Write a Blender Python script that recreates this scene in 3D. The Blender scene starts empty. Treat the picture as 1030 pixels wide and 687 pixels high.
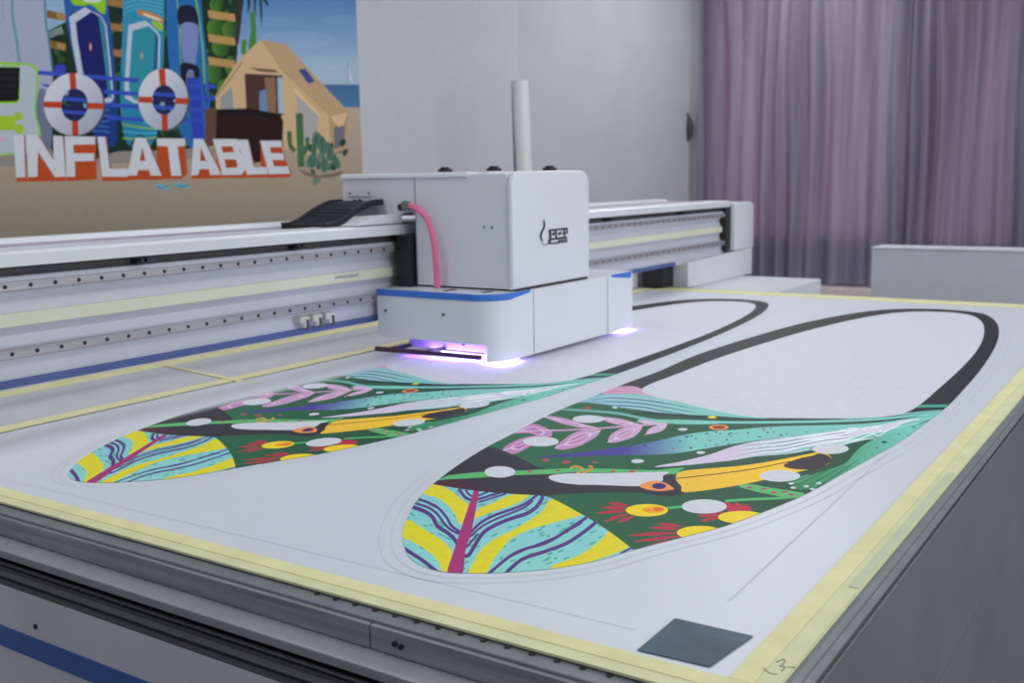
import bpy, bmesh, math, random
import numpy as np
from mathutils import Vector, Matrix
from mathutils.geometry import delaunay_2d_cdt
random.seed(7)
C = bpy.context.scene.collection
S = 0.557          # metres per working unit (camera height above the bed)
BED = 0.85         # height of the printing bed above the floor
W_, H_ = 1030, 687

# ------------------------------------------------------------------ camera geometry
VP1 = np.array([-1090, 204.]); VP2 = np.array([1222, 167.]); PC = np.array([515, 343.5])
F = math.sqrt(-(VP1-PC) @ (VP2-PC))
def ray(p): return np.array([p[0]-PC[0], -(p[1]-PC[1]), -F])
_u = ray(VP2); _u /= np.linalg.norm(_u)
_v = ray(VP1); _v -= _u*(_u@_v); _v /= np.linalg.norm(_v)
_w = np.cross(_u, _v)
R = np.array([_u, _v, _w])
def Tp(p, z=0):            # photo measurement -> point on horizontal plane
    d = R@ray(p); t = (z-1)/d[2]; return np.array([0, 0, 1.])+t*d
def Vp(p, vv):             # -> point on plane parallel to the gantry
    d = R@ray(p); t = vv/d[1]; return np.array([0, 0, 1.])+t*d
def Up(p, uu):             # -> point on plane across the gantry
    d = R@ray(p); t = uu/d[0]; return np.array([0, 0, 1.])+t*d
def Wd(q): return Vector((q[0]*S, q[1]*S, BED+q[2]*S))

cam = bpy.data.cameras.new('camera'); co = bpy.data.objects.new('camera', cam); C.objects.link(co)
M = Matrix(R.tolist()).to_4x4(); M.translation = Wd((0, 0, 1)); co.matrix_world = M
cam.sensor_fit = 'HORIZONTAL'; cam.sensor_width = 36; cam.lens = F/1030*36
cam.clip_start = .02
cam.dof.use_dof = True; cam.dof.focus_distance = 1.75; cam.dof.aperture_fstop = 6.0
bpy.context.scene.camera = co

# ------------------------------------------------------------------ materials
def lin1(c):
    c /= 255.
    return c/12.92 if c <= .04045 else ((c+.055)/1.055)**2.4
GAIN = 1.22
def col(r, g=None, b=None, k=GAIN):
    if g is None: r, g, b = r
    return tuple(min(.92, lin1(c)*k) for c in (r, g, b))
MATS = {}
def mat(name, rgb, rough=.5, metal=0., noise=.04, nscale=8., bump=0., bscale=60., emit=None, strength=0, stretch=None):
    if name in MATS: return MATS[name]
    m = bpy.data.materials.new(name); m.use_nodes = True
    nt = m.node_tree; b = nt.nodes['Principled BSDF']
    c = col(rgb) if max(rgb) > 1.5 else rgb
    tc = nt.nodes.new('ShaderNodeTexCoord'); nz = nt.nodes.new('ShaderNodeTexNoise'); nz.inputs['Scale'].default_value = nscale
    src = tc.outputs['Object']
    if stretch:
        mp = nt.nodes.new('ShaderNodeMapping'); mp.inputs['Scale'].default_value = stretch
        nt.links.new(src, mp.inputs['Vector']); src = mp.outputs['Vector']
    nt.links.new(src, nz.inputs['Vector'])
    rp = nt.nodes.new('ShaderNodeValToRGB')
    lo = [max(0, x*(1-noise*2)) for x in c]; hi = [min(1, x*(1+noise*2)) for x in c]
    rp.color_ramp.elements[0].color = (*lo, 1); rp.color_ramp.elements[1].color = (*hi, 1)
    rp.color_ramp.elements[0].position = .3; rp.color_ramp.elements[1].position = .7
    nt.links.new(nz.outputs['Fac'], rp.inputs['Fac']); nt.links.new(rp.outputs['Color'], b.inputs['Base Color'])
    b.inputs['Roughness'].default_value = rough; b.inputs['Metallic'].default_value = metal
    if bump:
        n2 = nt.nodes.new('ShaderNodeTexNoise'); n2.inputs['Scale'].default_value = bscale; nt.links.new(src, n2.inputs['Vector'])
        bp = nt.nodes.new('ShaderNodeBump'); bp.inputs['Strength'].default_value = bump; bp.inputs['Distance'].default_value = .01
        nt.links.new(n2.outputs['Fac'], bp.inputs['Height']); nt.links.new(bp.outputs['Normal'], b.inputs['Normal'])
    if emit:
        b.inputs['Emission Color'].default_value = (*emit, 1); b.inputs['Emission Strength'].default_value = strength
    MATS[name] = m; return m
def attr_mat(name, rough=.45):
    m = bpy.data.materials.new(name); m.use_nodes = True; nt = m.node_tree; b = nt.nodes['Principled BSDF']
    b.inputs['Specular IOR Level'].default_value = .15
    a = nt.nodes.new('ShaderNodeVertexColor'); a.layer_name = 'Ink'
    tc = nt.nodes.new('ShaderNodeTexCoord'); nz = nt.nodes.new('ShaderNodeTexNoise'); nz.inputs['Scale'].default_value = 60
    nt.links.new(tc.outputs['Object'], nz.inputs['Vector'])
    mr = nt.nodes.new('ShaderNodeMapRange'); mr.inputs['To Min'].default_value = .92; mr.inputs['To Max'].default_value = 1.08
    nt.links.new(nz.outputs['Fac'], mr.inputs['Value'])
    mx = nt.nodes.new('ShaderNodeVectorMath'); mx.operation = 'SCALE'
    nt.links.new(a.outputs['Color'], mx.inputs[0]); nt.links.new(mr.outputs['Result'], mx.inputs['Scale'])
    nt.links.new(mx.outputs['Vector'], b.inputs['Base Color']); b.inputs['Roughness'].default_value = rough
    return m

# ------------------------------------------------------------------ mesh helpers (working units)
class MB:
    def __init__(s): s.bm = bmesh.new(); s.smooth = False
    def _merge(s, b2, mi):
        me = bpy.data.meshes.new('t'); b2.to_mesh(me); b2.free()
        n = len(s.bm.faces); s.bm.from_mesh(me); bpy.data.meshes.remove(me)
        s.bm.faces.ensure_lookup_table()
        for f in s.bm.faces[n:]: f.material_index = mi
        return s
    def box(s, u0, u1, v0, v1, z0, z1, bev=0, seg=2, mi=0):
        b = bmesh.new(); bmesh.ops.create_cube(b, size=1)
        for w in b.verts:
            w.co = Vector(((u0+u1)/2+w.co.x*(u1-u0), (v0+v1)/2+w.co.y*(v1-v0), (z0+z1)/2+w.co.z*(z1-z0)))
        if bev: bmesh.ops.bevel(b, geom=b.edges[:], offset=bev, segments=seg, affect='EDGES', profile=.5)
        return s._merge(b, mi)
    def prism(s, poly, axis, a0, a1, bev=0, seg=2, mi=0):
        # poly: 2D points; axis 'u': poly=(v,z); 'v': poly=(u,z); 'z': poly=(u,v)
        def P(p, a):
            return {'u': (a, p[0], p[1]), 'v': (p[0], a, p[1]), 'z': (p[0], p[1], a)}[axis]
        b = bmesh.new()
        A = [b.verts.new(P(p, a0)) for p in poly]; B = [b.verts.new(P(p, a1)) for p in poly]
        fa = b.faces.new(A); fb = b.faces.new(B[::-1]); n = len(poly)
        for i in range(n): b.faces.new((A[i], A[(i+1) % n], B[(i+1) % n], B[i]))
        bmesh.ops.recalc_face_normals(b, faces=b.faces[:])
        if bev:
            es = list(fa.edges)+list(fb.edges)
            bmesh.ops.bevel(b, geom=es, offset=bev, segments=seg, affect='EDGES', profile=.5)
        return s._merge(b, mi)
    def cyl(s, c, axis, r, h, n=20, bev=0, mi=0, r2=None):
        b = bmesh.new(); bmesh.ops.create_cone(b, cap_ends=True, segments=n, radius1=r, radius2=r if r2 is None else r2, depth=h)
        rot = {'z': Matrix.Identity(3), 'u': Matrix.Rotation(math.pi/2, 3, 'Y'), 'v': Matrix.Rotation(math.pi/2, 3, 'X')}[axis]
        for w in b.verts: w.co = rot@w.co+Vector(c)
        if bev:
            es = [e for e in b.edges if any(len(f.verts) > 4 for f in e.link_faces)]
            bmesh.ops.bevel(b, geom=es, offset=bev, segments=2, affect='EDGES')
        return s._merge(b, mi)
    def tube(s, pts, r, n=10, mi=0, cap=True, flat=1.0, up=(0, 0, 1)):
        pts = [Vector(p) for p in pts]; b = bmesh.new(); rings = []
        up = Vector(up)
        for i, p in enumerate(pts):
            t = (pts[min(i+1, len(pts)-1)]-pts[max(i-1, 0)]).normalized()
            x = t.cross(up) if abs(t.dot(up)) < .97 else t.cross(Vector((0, 1, 0)))
            x.normalize(); y = x.cross(t).normalized()
            rr = r[i] if isinstance(r, (list, tuple)) else r
            rings.append([b.verts.new(p+x*math.cos(a)*rr+y*math.sin(a)*rr*flat) for a in [k*2*math.pi/n for k in range(n)]])
        for i in range(len(rings)-1):
            for k in range(n): b.faces.new((rings[i][k], rings[i][(k+1) % n], rings[i+1][(k+1) % n], rings[i+1][k]))
        if cap: b.faces.new(rings[0][::-1]); b.faces.new(rings[-1])
        bmesh.ops.recalc_face_normals(b, faces=b.faces[:])
        return s._merge(b, mi)
    def poly(s, pts, mi=0):
        f = s.bm.faces.new([s.bm.verts.new(p) for p in pts]); f.material_index = mi; return s
    def build(s, name, m, parent=None, smooth=None):
        me = bpy.data.meshes.new(name)
        base = pw(parent) if parent else Vector((0, 0, 0))
        for w in s.bm.verts: w.co = Wd(w.co)-base
        s.bm.normal_update(); s.bm.to_mesh(me); s.bm.free()
        for x in (m if isinstance(m, (list, tuple)) else [m]): me.materials.append(x)
        o = bpy.data.objects.new(name, me); C.objects.link(o)
        if parent: o.parent = parent
        if smooth:
            me.shade_smooth()
            me.set_sharp_from_angle(angle=math.radians(smooth))
        return o
def pw(o):
    p = Vector(o.location)
    while o.parent: o = o.parent; p += Vector(o.location)
    return p
def tag(o, label=None, cat=None, group=None, kind=None):
    if label: o['label'] = label
    if cat: o['category'] = cat
    if group: o['group'] = group
    if kind: o['kind'] = kind
    return o
def thing(name, label, cat, loc, group=None):
    o = bpy.data.objects.new(name, None); o.empty_display_size = .05; C.objects.link(o); o.location = Wd(loc)
    return tag(o, label, cat, group)
def structure(o): o['kind'] = 'structure'; return o

# ------------------------------------------------------------------ flat printed graphics: planar subdivision with inks
def sm(pts, closed=True, n=5):
    pts = [np.array(p, float) for p in pts]; N = len(pts); out = []
    rng = range(N) if closed else range(N-1)
    for i in rng:
        if closed: p0, p1, p2, p3 = pts[i-1], pts[i], pts[(i+1) % N], pts[(i+2) % N]
        else: p0, p1, p2, p3 = pts[max(i-1, 0)], pts[i], pts[i+1], pts[min(i+2, N-1)]
        for k in range(n):
            t = k/n
            out.append(.5*((2*p1)+(-p0+p2)*t+(2*p0-5*p1+4*p2-p3)*t*t+(-p0+3*p1-3*p2+p3)*t**3))
    if not closed: out.append(pts[-1])
    return [tuple(p) for p in out]
def ell(cx, cy, rx, ry, n=20, rot=0):
    c, s = math.cos(rot), math.sin(rot)
    return [(cx+rx*math.cos(a)*c-ry*math.sin(a)*s, cy+rx*math.cos(a)*s+ry*math.sin(a)*c) for a in [2*math.pi*k/n for k in range(n)]]
def strk(pts, w, smooth=True, taper=False, n=4, ratio=1.0):
    # ratio < 1 squeezes stroke width vertically (foreshortened surfaces)
    p = sm(pts, False, n) if smooth and len(pts) > 2 else [tuple(map(float, q)) for q in pts]
    L, Rr = [], []
    for i, q in enumerate(p):
        a = np.array(p[max(i-1, 0)]); b = np.array(p[min(i+1, len(p)-1)])
        d = b-a; d /= (np.linalg.norm(d)+1e-9); nn = np.array([-d[1], d[0]])
        t = i/(len(p)-1); ww = w
        if taper: ww = w*max(.12, math.sin(math.pi*(.04+.92*t)))
        o = nn*ww/2; o[1] *= ratio
        L.append(tuple(np.array(q)+o)); Rr.append(tuple(np.array(q)-o))
    return L+Rr[::-1]
def Z(x0, y0, s, pts): return [(x0+x/s, y0+y/s) for x, y in pts]
def inside(P, poly):
    x, y = P[:, 0], P[:, 1]; r = np.zeros(len(P), bool); q = np.array(poly)
    x1, y1 = q[:, 0], q[:, 1]; x2, y2 = np.roll(x1, -1), np.roll(y1, -1)
    idx = np.where((x >= x1.min()) & (x <= x1.max()) & (y >= y1.min()) & (y <= y1.max()))[0]
    if len(idx) == 0: return r
    X, Y = x[idx][:, None], y[idx][:, None]
    c = ((y1 > Y) != (y2 > Y)) & (X < (x2-x1)*(Y-y1)/((y2-y1)+1e-12)+x1)
    r[idx] = c.sum(1) % 2 == 1
    return r
def subdivide_inks(outline, shapes, extra=()):
    vs, es = [], []
    def add(poly, closed=True):
        k = len(vs); n = len(poly)
        vs.extend(Vector((float(a), float(b))) for a, b in poly)
        es.extend((k+i, k+(i+1) % n) for i in range(n if closed else n-1))
    add(outline)
    for sh in shapes: add(sh[0])
    for e in extra: add(e, False)
    V, _, Fc, *_ = delaunay_2d_cdt(vs, es, [], 0, 1e-4)
    V = np.array([tuple(a) for a in V]); Fc = np.array([tuple(f) for f in Fc])
    cen = V[Fc].mean(1); keep = inside(cen, outline); Fc = Fc[keep]; cen = cen[keep]
    top = np.full(len(Fc), -1)
    for i, sh in enumerate(shapes):
        r = inside(cen, sh[0])
        for cl in (sh[2] if len(sh) > 2 else ()): r &= inside(cen, cl)
        top[r] = i
    return V, Fc, top
def ink_mesh(name, V, Fc, top, shapes, base, place, m, parent, post=None, ig=1.24):
    ori = pw(parent) if parent else Vector((0, 0, 0))
    me = bpy.data.meshes.new(name)
    P = [place(p) for p in V]
    fl = []
    for f in Fc:
        a, b, c = (P[i] for i in f)
        fl.append(tuple(int(i) for i in f))
    me.from_pydata([tuple(p-ori) for p in P], [], fl); me.update()
    ca = me.color_attributes.new('Ink', 'FLOAT_COLOR', 'CORNER')
    dat = np.ones((len(me.loops), 4), np.float32); k = 0
    for f, t in zip(Fc, top):
        c = base if t < 0 else shapes[t][1]
        for i in f:
            rgb = c(*V[i]) if callable(c) else c
            rgb = tuple(ig*lin1(x)**1.17 for x in rgb)
            if post: rgb = post(rgb, V[i])
            dat[k, :3] = rgb; k += 1
    ca.data.foreach_set('color', dat.ravel())
    me.materials.append(m)
    o = bpy.data.objects.new(name, me); C.objects.link(o)
    if parent: o.parent = parent
    return o
def mix(a, b, t): t = min(1, max(0, t)); return tuple(a[i]*(1-t)+b[i]*t for i in range(3))
def gradx(a, b, x0, x1): return lambda x, y: mix(a, b, (x-x0)/(x1-x0))
def grady(a, b, y0, y1): return lambda x, y: mix(a, b, (y-y0)/(y1-y0))

#==================================================================== SETTING
UW, VW = 20.0, 8.85
FL = -BED/S
m_wall = mat('white plaster wall', (186, 187, 192), .7, noise=.015, nscale=2, bump=.05, bscale=20)
m_floor = mat('grey epoxy floor', (105, 107, 112), .35, noise=.06, nscale=1.5)
m_ceil = mat('white ceiling', (205, 205, 205), .9, noise=.01)
CZ = 5.6
structure(MB().box(-6, UW+.4, -8, VW+.4, FL-.2, FL).build('floor', m_floor))
structure(MB().box(-6, UW+.4, VW, VW+.3, FL, CZ).build('wall_left', m_wall))
structure(MB().box(UW, UW+.3, -8, VW, FL, CZ).build('wall_back', m_wall))
structure(MB().box(-6, UW+.4, -8, VW+.4, CZ, CZ+.2).build('ceiling', m_ceil))
m_base = mat('pale skirting', (205, 190, 190), .5)
structure(MB().box(UW-.75, UW, -8, VW-.002, FL, -1.12, .01).build('baseboard_back', m_base))

# windows behind the curtains: frames on the wall, panes glow in place of daylight
m_glow = mat('daylight glass', (.9, .8, .85), .3, emit=(1.0, .70, .82), strength=1.15)
m_frame = mat('window frame', (200, 200, 200), .5)
for i, (v1, v0, z0, z1) in enumerate(((8.35, 4.85, -.30, 5.3), (4.45, 2.75, -.35, 5.3), (2.3, -2.6, -.35, 5.3))):
    fr = MB()
    for a, b, c_, d in ((v0, v1, z0, z0+.1), (v0, v1, z1-.1, z1), (v0, v0+.1, z0+.1, z1-.1), (v1-.1, v1, z0+.1, z1-.1), ((v0+v1)/2-.05, (v0+v1)/2+.05, z0+.1, z1-.1)):
        fr.box(UW-.1, UW-.002, a, b, c_, d)
    w = structure(fr.build('window_%d' % (i+1), m_frame))
    MB().box(UW-.05, UW-.01, v0+.1, v1-.1, z0+.1, z1-.1).build('window_pane', m_glow, w)

# mural on the left wall ------------------------------------------------
Gz = lambda pts: Z(0, 60, 4.907, pts)
Gy = lambda pts: Z(130, 60, 4.906, pts)
MU = []
def mu(poly, c, clip=()): MU.append((poly, c, clip))
sand = lambda x, y: mix((186, 168, 150), (158, 146, 132), (y-120)/110)
mu([(-70, -170), (366, -170), (366, 90), (-70, 90)], lambda x, y: mix((62, 112, 178), (172, 190, 205), (y+40)/115))
for cx, cy, rx, ry in ((300, 40, 40, 9), (335, 62, 34, 7), (275, 22, 24, 5), (345, 20, 20, 5), (310, -30, 40, 10)):
    mu(ell(cx, cy, rx, ry, 16), lambda x, y: mix((80, 128, 188), (182, 196, 208), (y+30)/110))
mu([(-70, 85), (366, 85), (366, 110), (-70, 110)], lambda x, y: mix((78, 116, 156), (92, 132, 165), (y-85)/25))
mu([(-70, 108), (366, 108), (366, 330), (-70, 330)], sand)
mu([(0, 150), (130, 140), (215, 150), (215, 158), (60, 168), (-70, 166), (-70, 150)], (150, 145, 140))
# boat far out
mu([(349, 86), (349.6, 62), (350.4, 62), (351, 86)], (150, 165, 190)); mu([(350.5, 80), (351, 66), (354, 82)], (200, 205, 215))
# foliage
mu(sm([(47, -170), (240, -170), (246, -20), (240, 30), (236, 70), (218, 110), (214, 145), (120, 152), (50, 146)]), (38, 62, 48))
rg = random.Random(3)
for _ in range(130):
    x, y = rg.uniform(50, 235), rg.uniform(-20, 140)
    g = rg.choice([(58, 96, 52), (32, 50, 44), (74, 112, 56), (26, 38, 40), (50, 80, 70)])
    mu(ell(x, y, rg.uniform(2.5, 7), rg.uniform(1.2, 4), 8, rg.uniform(0, 3)), g)
mu([(46, -40), (66, -40), (66, 22), (58, 26), (49, 31), (46, 31)], (150, 178, 200))
for k in range(6): mu(strk([(50+k*2.2, 32-k*1.1), (51+k*2.4, 38-k*.8)], .9, False), (190, 200, 205))
for y0 in (10, 40):
    mu([(47, y0), (66, y0+4), (66, y0+11), (47, y0+8)], (140, 105, 60)); mu([(57, y0+2), (66, y0+4), (66, y0+11), (57, y0+9)], (170, 140, 90))
for x0 in (106, 122):
    for y0 in (-2, 22, 48): mu([(x0, y0), (x0+18, y0+3), (x0+18, y0+10), (x0, y0+7)], (165, 125, 80))
# cactus pads and fence slats right of the kayak
for cx, cy, rx, ry in ((218, 5, 7, 9), (217, 28, 9, 10), (231, 30, 8, 9), (222, 48, 9, 9), (215, 72, 8, 12), (232, 66, 6, 10), (226, 88, 8, 9), (222, -12, 9, 10)):
    mu(ell(cx, cy, rx, ry, 16), lambda x, y, cx=cx: mix((98, 140, 62), (52, 92, 52), (x-cx+8)/16))
mu([(237, -60), (246, -60), (243, 20), (240, 44), (236, 44), (239, 10)], (66, 60, 62))
for k in range(9): mu(strk([(240, -40), (225+k*5, -20+(k % 3)*9), (214+k*7, 6+(k % 4)*7)], 3, True, True), (40, 70, 56))
for y0 in (10, 34, 57): mu([(209, y0), (236, y0+4), (237, y0+12), (210, y0+8)], (188, 152, 100))
mu(strk([(254, 12), (255, 30), (255, 50)], 5), (84, 140, 66)); mu(strk([(250, 55), (245, 52), (246, 40)], 5), (84, 140, 66)); mu(ell(254, 46, 4, 14, 12), (84, 140, 66))
# pale boards at far left
lav = (170, 174, 192)
mu([(-70, -170), (44, -170), (45, 0), (49, 40), (53, 72), (52, 130), (46, 154), (-70, 160)], lav)
mu(strk([(10, -170), (12, 0), (16, 35), (20, 66)], 3), (110, 160, 172)); mu(strk([(4, -170), (3, 0), (4, 20)], 1.5), (140, 170, 180))
mu(strk([(44, -170), (45, 0), (49, 40), (53, 74)], 2), (88, 140, 158))
mu(ell(47, 86, 5, 1.4, 8, .2), (70, 90, 170)); mu(sm([(34, 150), (38, 95), (46, 92), (52, 118), (50, 152)]), (120, 128, 150))
mu(sm([(-70, 63), (10, 63), (28, 64), (37, 68), (38, 80), (36, 110), (33, 150), (-70, 152)]), (150, 205, 60))
mu(sm([(-70, 66), (10, 66), (27, 66), (35, 71), (36, 82), (34, 110), (31, 149), (-70, 150)]), (184, 190, 200))
mu([(-70, 66), (19, 67), (20, 72), (20, 100), (17, 104), (-70, 106)], (150, 205, 60)); mu([(-70, 66), (20, 68), (19, 100), (16, 102), (-70, 103)], (34, 30, 38))
mu([(-70, 116.5), (13, 116.5), (16, 120), (16, 128), (13, 131), (-70, 131)], (168, 196, 60)); mu(ell(18.5, 117, 4.6, 4.6, 16), (168, 196, 60)); mu(ell(19.5, 130, 4.8, 5, 16), (168, 196, 60)); mu(ell(2, 140, 4, 2.5, 12), (200, 180, 194))
for y in (72, 79, 86, 93): mu(strk([(-70, y), (18, y)], .7, False), (60, 54, 62))
# upright boards
def surf(o, c1, c2, rim, deck, handle):
    mu(sm(o), lambda x, y: mix(c1, c2, (y+10)/140)); mu(rim, (190, 196, 210)); mu(deck[0], deck[1]); mu(ell(*handle, 1.3, 5, 10), (170, 80, 70)); mu(ell(*handle, .7, 3.6, 8), (200, 190, 190))
surf([(61, -60), (84, -90), (103, -60), (108, 0), (113, 40), (117, 90), (118, 140), (110, 148), (98, 143), (84, 95), (72, 50), (64, 0)], (52, 108, 172), (40, 70, 140),
     [(69.5, 17), (85.5, 7), (92, 11), (102, 16), (107, 25), (111, 60), (114.5, 98), (113, 102), (108, 104), (98, 103), (88, 97), (78, 74), (72, 40)], ([(76, 22.5), (92, 11.8), (99, 16), (104, 50), (109, 97), (107, 99), (98, 98), (88, 90), (83, 70), (78, 40)], (38, 44, 112)), (91, 47))
mu([(99, 15.5), (101.5, 16.5), (105.5, 26), (109.5, 62), (112.5, 98), (109, 99), (104.5, 52)], (52, 140, 160))
mu(sm([(71, -6), (83, -10), (104, -8), (106, 13), (100, 12), (92, 5), (82, 6), (73, 4)]), (150, 195, 50)); mu(sm([(82, -5), (100, -5), (100, 2), (86, 2)]), (205, 215, 200))
for k in range(5): mu(strk([(72+k*5, 108+k*6), (90+k*4, 112+k*5), (110, 110+k*6)], 1.2), (80, 130, 185))
surf([(126, -40), (146, -80), (164, -40), (165, 30), (164, 70), (161, 120), (152, 146), (138, 149), (126, 140), (121, 100), (123, 40)], (64, 152, 182), (52, 140, 170),
     [(129.3, 25), (146, 20.5), (151, 24.5), (158, 31), (161.3, 37), (160.5, 68), (158, 96), (152, 103), (135, 104), (126, 99), (125, 88), (127, 55)], ([(133.2, 31), (149.5, 26), (156.5, 32), (159.5, 38), (158.5, 68), (156, 94), (151, 100), (136, 101), (130.5, 95), (129.8, 84), (131.5, 55)], (58, 150, 164)), (142.5, 56))
mu([(156.3, 32), (159.3, 38), (158.2, 68), (156, 92), (153.5, 90), (154.5, 66), (156, 40)], (36, 104, 150))
mu(sm([(139, 10), (150, 12), (163, 18), (163, 23), (150, 18), (140, 15)]), (205, 132, 62)); mu(sm([(145, 13), (161, 19), (160, 21), (146, 16)]), (215, 205, 190)); mu(sm([(152, 21), (163, 24), (163, 31), (157, 28)]), (158, 196, 60))
for k in range(5): mu(strk([(124, 4+k*5-10), (140, 0+k*4-8), (163, 4+k*4-8)], .9), (110, 180, 200))
for k in range(4): mu(strk([(123, 118+k*7), (140, 122+k*6), (158, 126+k*4)], 1.4), (150, 190, 80) if k % 2 else (90, 180, 200))
mu(strk([(131, 146), (140, 136), (146, 140)], 1.5), (60, 66, 70))
mu(sm([(168, -50), (184, -80), (198, -50), (203, 10), (208, 60), (211, 110), (207, 140), (196, 149), (184, 140), (174, 100), (169, 50), (167, 0)]), (52, 118, 176))
mu(strk([(172, -40), (179, 8), (181, 50), (184, 90)], 1.2), (130, 180, 90)); mu(strk([(190, -40), (199, 12), (204, 50), (206, 92)], 1.6), (130, 190, 110))
mu(sm([(179, 9), (188, 5), (197, 9), (199, 26), (181, 26)]), (40, 42, 66)); mu(sm([(182, 25), (198, 25), (199, 44), (197, 60), (195, 72), (187, 72), (183, 50)]), (134, 146, 190))
mu(sm([(182, 64), (198, 66), (201, 76), (196, 82), (195, 72), (189, 71), (188, 82), (184, 84)]), (40, 38, 52)); mu(sm([(188, 73), (194, 73), (195, 82), (188, 84)]), (128, 130, 150))
mu(strk([(203, 76), (206, 92), (208, 104)], 1.4), (50, 50, 60))
# blue rails
rail = (66, 92, 186)
mu([(188, 78), (201, 78), (206, 140), (194, 142)], (58, 80, 180)); mu(sm([(56, 66), (66, 66), (64, 76), (56, 74)]), (70, 80, 180))
for a, b in (((38, 73), (140, 81)), ((105, 92), (140, 95)), ((107, 105), (142, 108)), ((108, 118), (144, 121))): mu(strk([a, b], 4.2, False), rail)
for y in (87, 99, 111, 122): mu(strk([(184, y-1), (217, y)], 4, False), rail)
# life rings
def ring(cx, cy, rx, ry, hx, hy, ang):
    mu(ell(cx+2, cy+1, rx, ry, 30, ang), (88, 92, 110))
    R1 = ell(cx, cy, rx, ry, 32, ang); mu(R1, lambda x, y: mix((206, 208, 216), (172, 176, 192), (x-cx+y-cy+rx)/(2.4*rx)))
    for a, b in (((cx-1.5, cy-ry-2), (cx+1, cy)), ((cx+2, cy+ry+2), (cx+1, cy)), ((cx-rx-2, cy), (cx, cy+1)), ((cx+rx+2, cy+2), (cx, cy+1))):
        mu(strk([a, b], 6.2, False), (190, 76, 44), (R1,))
    Hh = ell(cx+1, cy+.5, hx, hy, 26, ang); mu(Hh, (44, 50, 96))
    for k in range(14): mu(ell(cx+rg.uniform(-hx, hx), cy+rg.uniform(-hy, hy), rg.uniform(1, 3), rg.uniform(1, 3), 7), rg.choice([(40, 76, 60), (60, 110, 80), (34, 40, 60), (150, 165, 190)]), (Hh,))
    for dy in (-6, 7): mu(strk([(cx-hx-2, cy+dy), (cx+hx+2, cy+dy+2)], 3.6, False), rail, (Hh,))
ring(74, 105, 30, 31.5, 13.5, 16.5, .06); ring(164, 100, 25, 31, 12, 15, .0)
# tent and tub
tan = (206, 178, 142)
mu([(217, 96), (240, 60), (262, 40), (287, 44), (350, 112), (348, 150), (300, 156), (292, 150), (217, 150)], tan)
mu([(262, 40), (287, 44), (350, 112), (332, 117), (284, 72)], (190, 163, 130))
mu([(300, 70), (307, 69), (317, 82), (310, 84)], (80, 84, 150))
mu([(222, 97), (233, 87), (235, 111), (221, 112)], (158, 158, 160)); mu(strk([(218, 97), (244, 62)], 1.3, False), (160, 130, 100))
mu([(246, 74), (284, 76), (285, 116), (248, 114)], (92, 66, 62)); mu([(261, 92), (272, 88), (278, 96), (277, 112), (261, 112)], (120, 146, 176)); mu([(266, 78), (277, 78), (278, 116), (270, 116)], (150, 118, 96)); mu([(279, 78), (284, 78), (285, 114), (280, 114)], (168, 184, 200))
mu([(250, 68), (276, 70), (280, 73), (262, 72)], (120, 96, 80))
mu([(296, 90), (320, 116), (318, 146), (298, 142)], (176, 172, 168)); mu(strk([(297, 92), (300, 140)], 2, False), tan); mu(strk([(296, 90), (322, 117)], 2.4, False), (222, 194, 158))
mu([(331, 117), (350, 112), (348, 150), (333, 156)], (186, 158, 124)); mu([(336, 128), (347, 122), (346, 146), (336, 150)], (118, 122, 130)); mu([(332, 117), (349, 113), (346, 126), (340, 128)], (214, 186, 150)); mu([(333, 156), (348, 150), (354, 148), (346, 153)], (120, 108, 98))
mu([(215, 114), (222, 110), (250, 110), (282, 116), (285, 122), (284, 146), (268, 162), (256, 164), (215, 150)], (58, 34, 34)); mu([(218, 110), (250, 109), (283, 115), (283, 119), (250, 116), (218, 117)], (36, 28, 34))
mu([(206, 110), (218, 108), (217, 146), (207, 148)], (112, 82, 70))
# small cacti
for p, w in (([(303, 168), (302, 140), (301, 114)], 7), ([(297, 152), (292, 146), (291, 132)], 4.5), ([(305, 155), (309, 148), (309, 138)], 4)): mu(strk(p, w), (84, 118, 80))
for _ in range(26):
    x, y = rg.gauss(322, 9), rg.gauss(154, 11); mu(ell(x, y, rg.uniform(2, 3.6), rg.uniform(3, 5.5), 9, rg.uniform(-.5, .5)), rg.choice([(92, 126, 108), (74, 106, 90), (112, 142, 122), (52, 78, 66)]))
for cx, cy, rx, ry, a in () or ((316, 150, 3, 9, .1), (324, 146, 5, 10, -.2), (332, 152, 3.4, 10, -.3), (312, 162, 3.4, 7, .3), (326, 166, 4, 8, 0), (318, 140, 4, 6, .4), (337, 162, 4, 9, -.5)):
    mu(ell(cx, cy, rx, ry, 12, a), (92, 126, 108)); mu(strk([(cx, cy-ry*.7), (cx, cy+ry*.7)], 1, False), (62, 92, 80))
mu(sm([(300, 170), (320, 176), (345, 172), (336, 178), (312, 178)]), (132, 120, 106))
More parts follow.
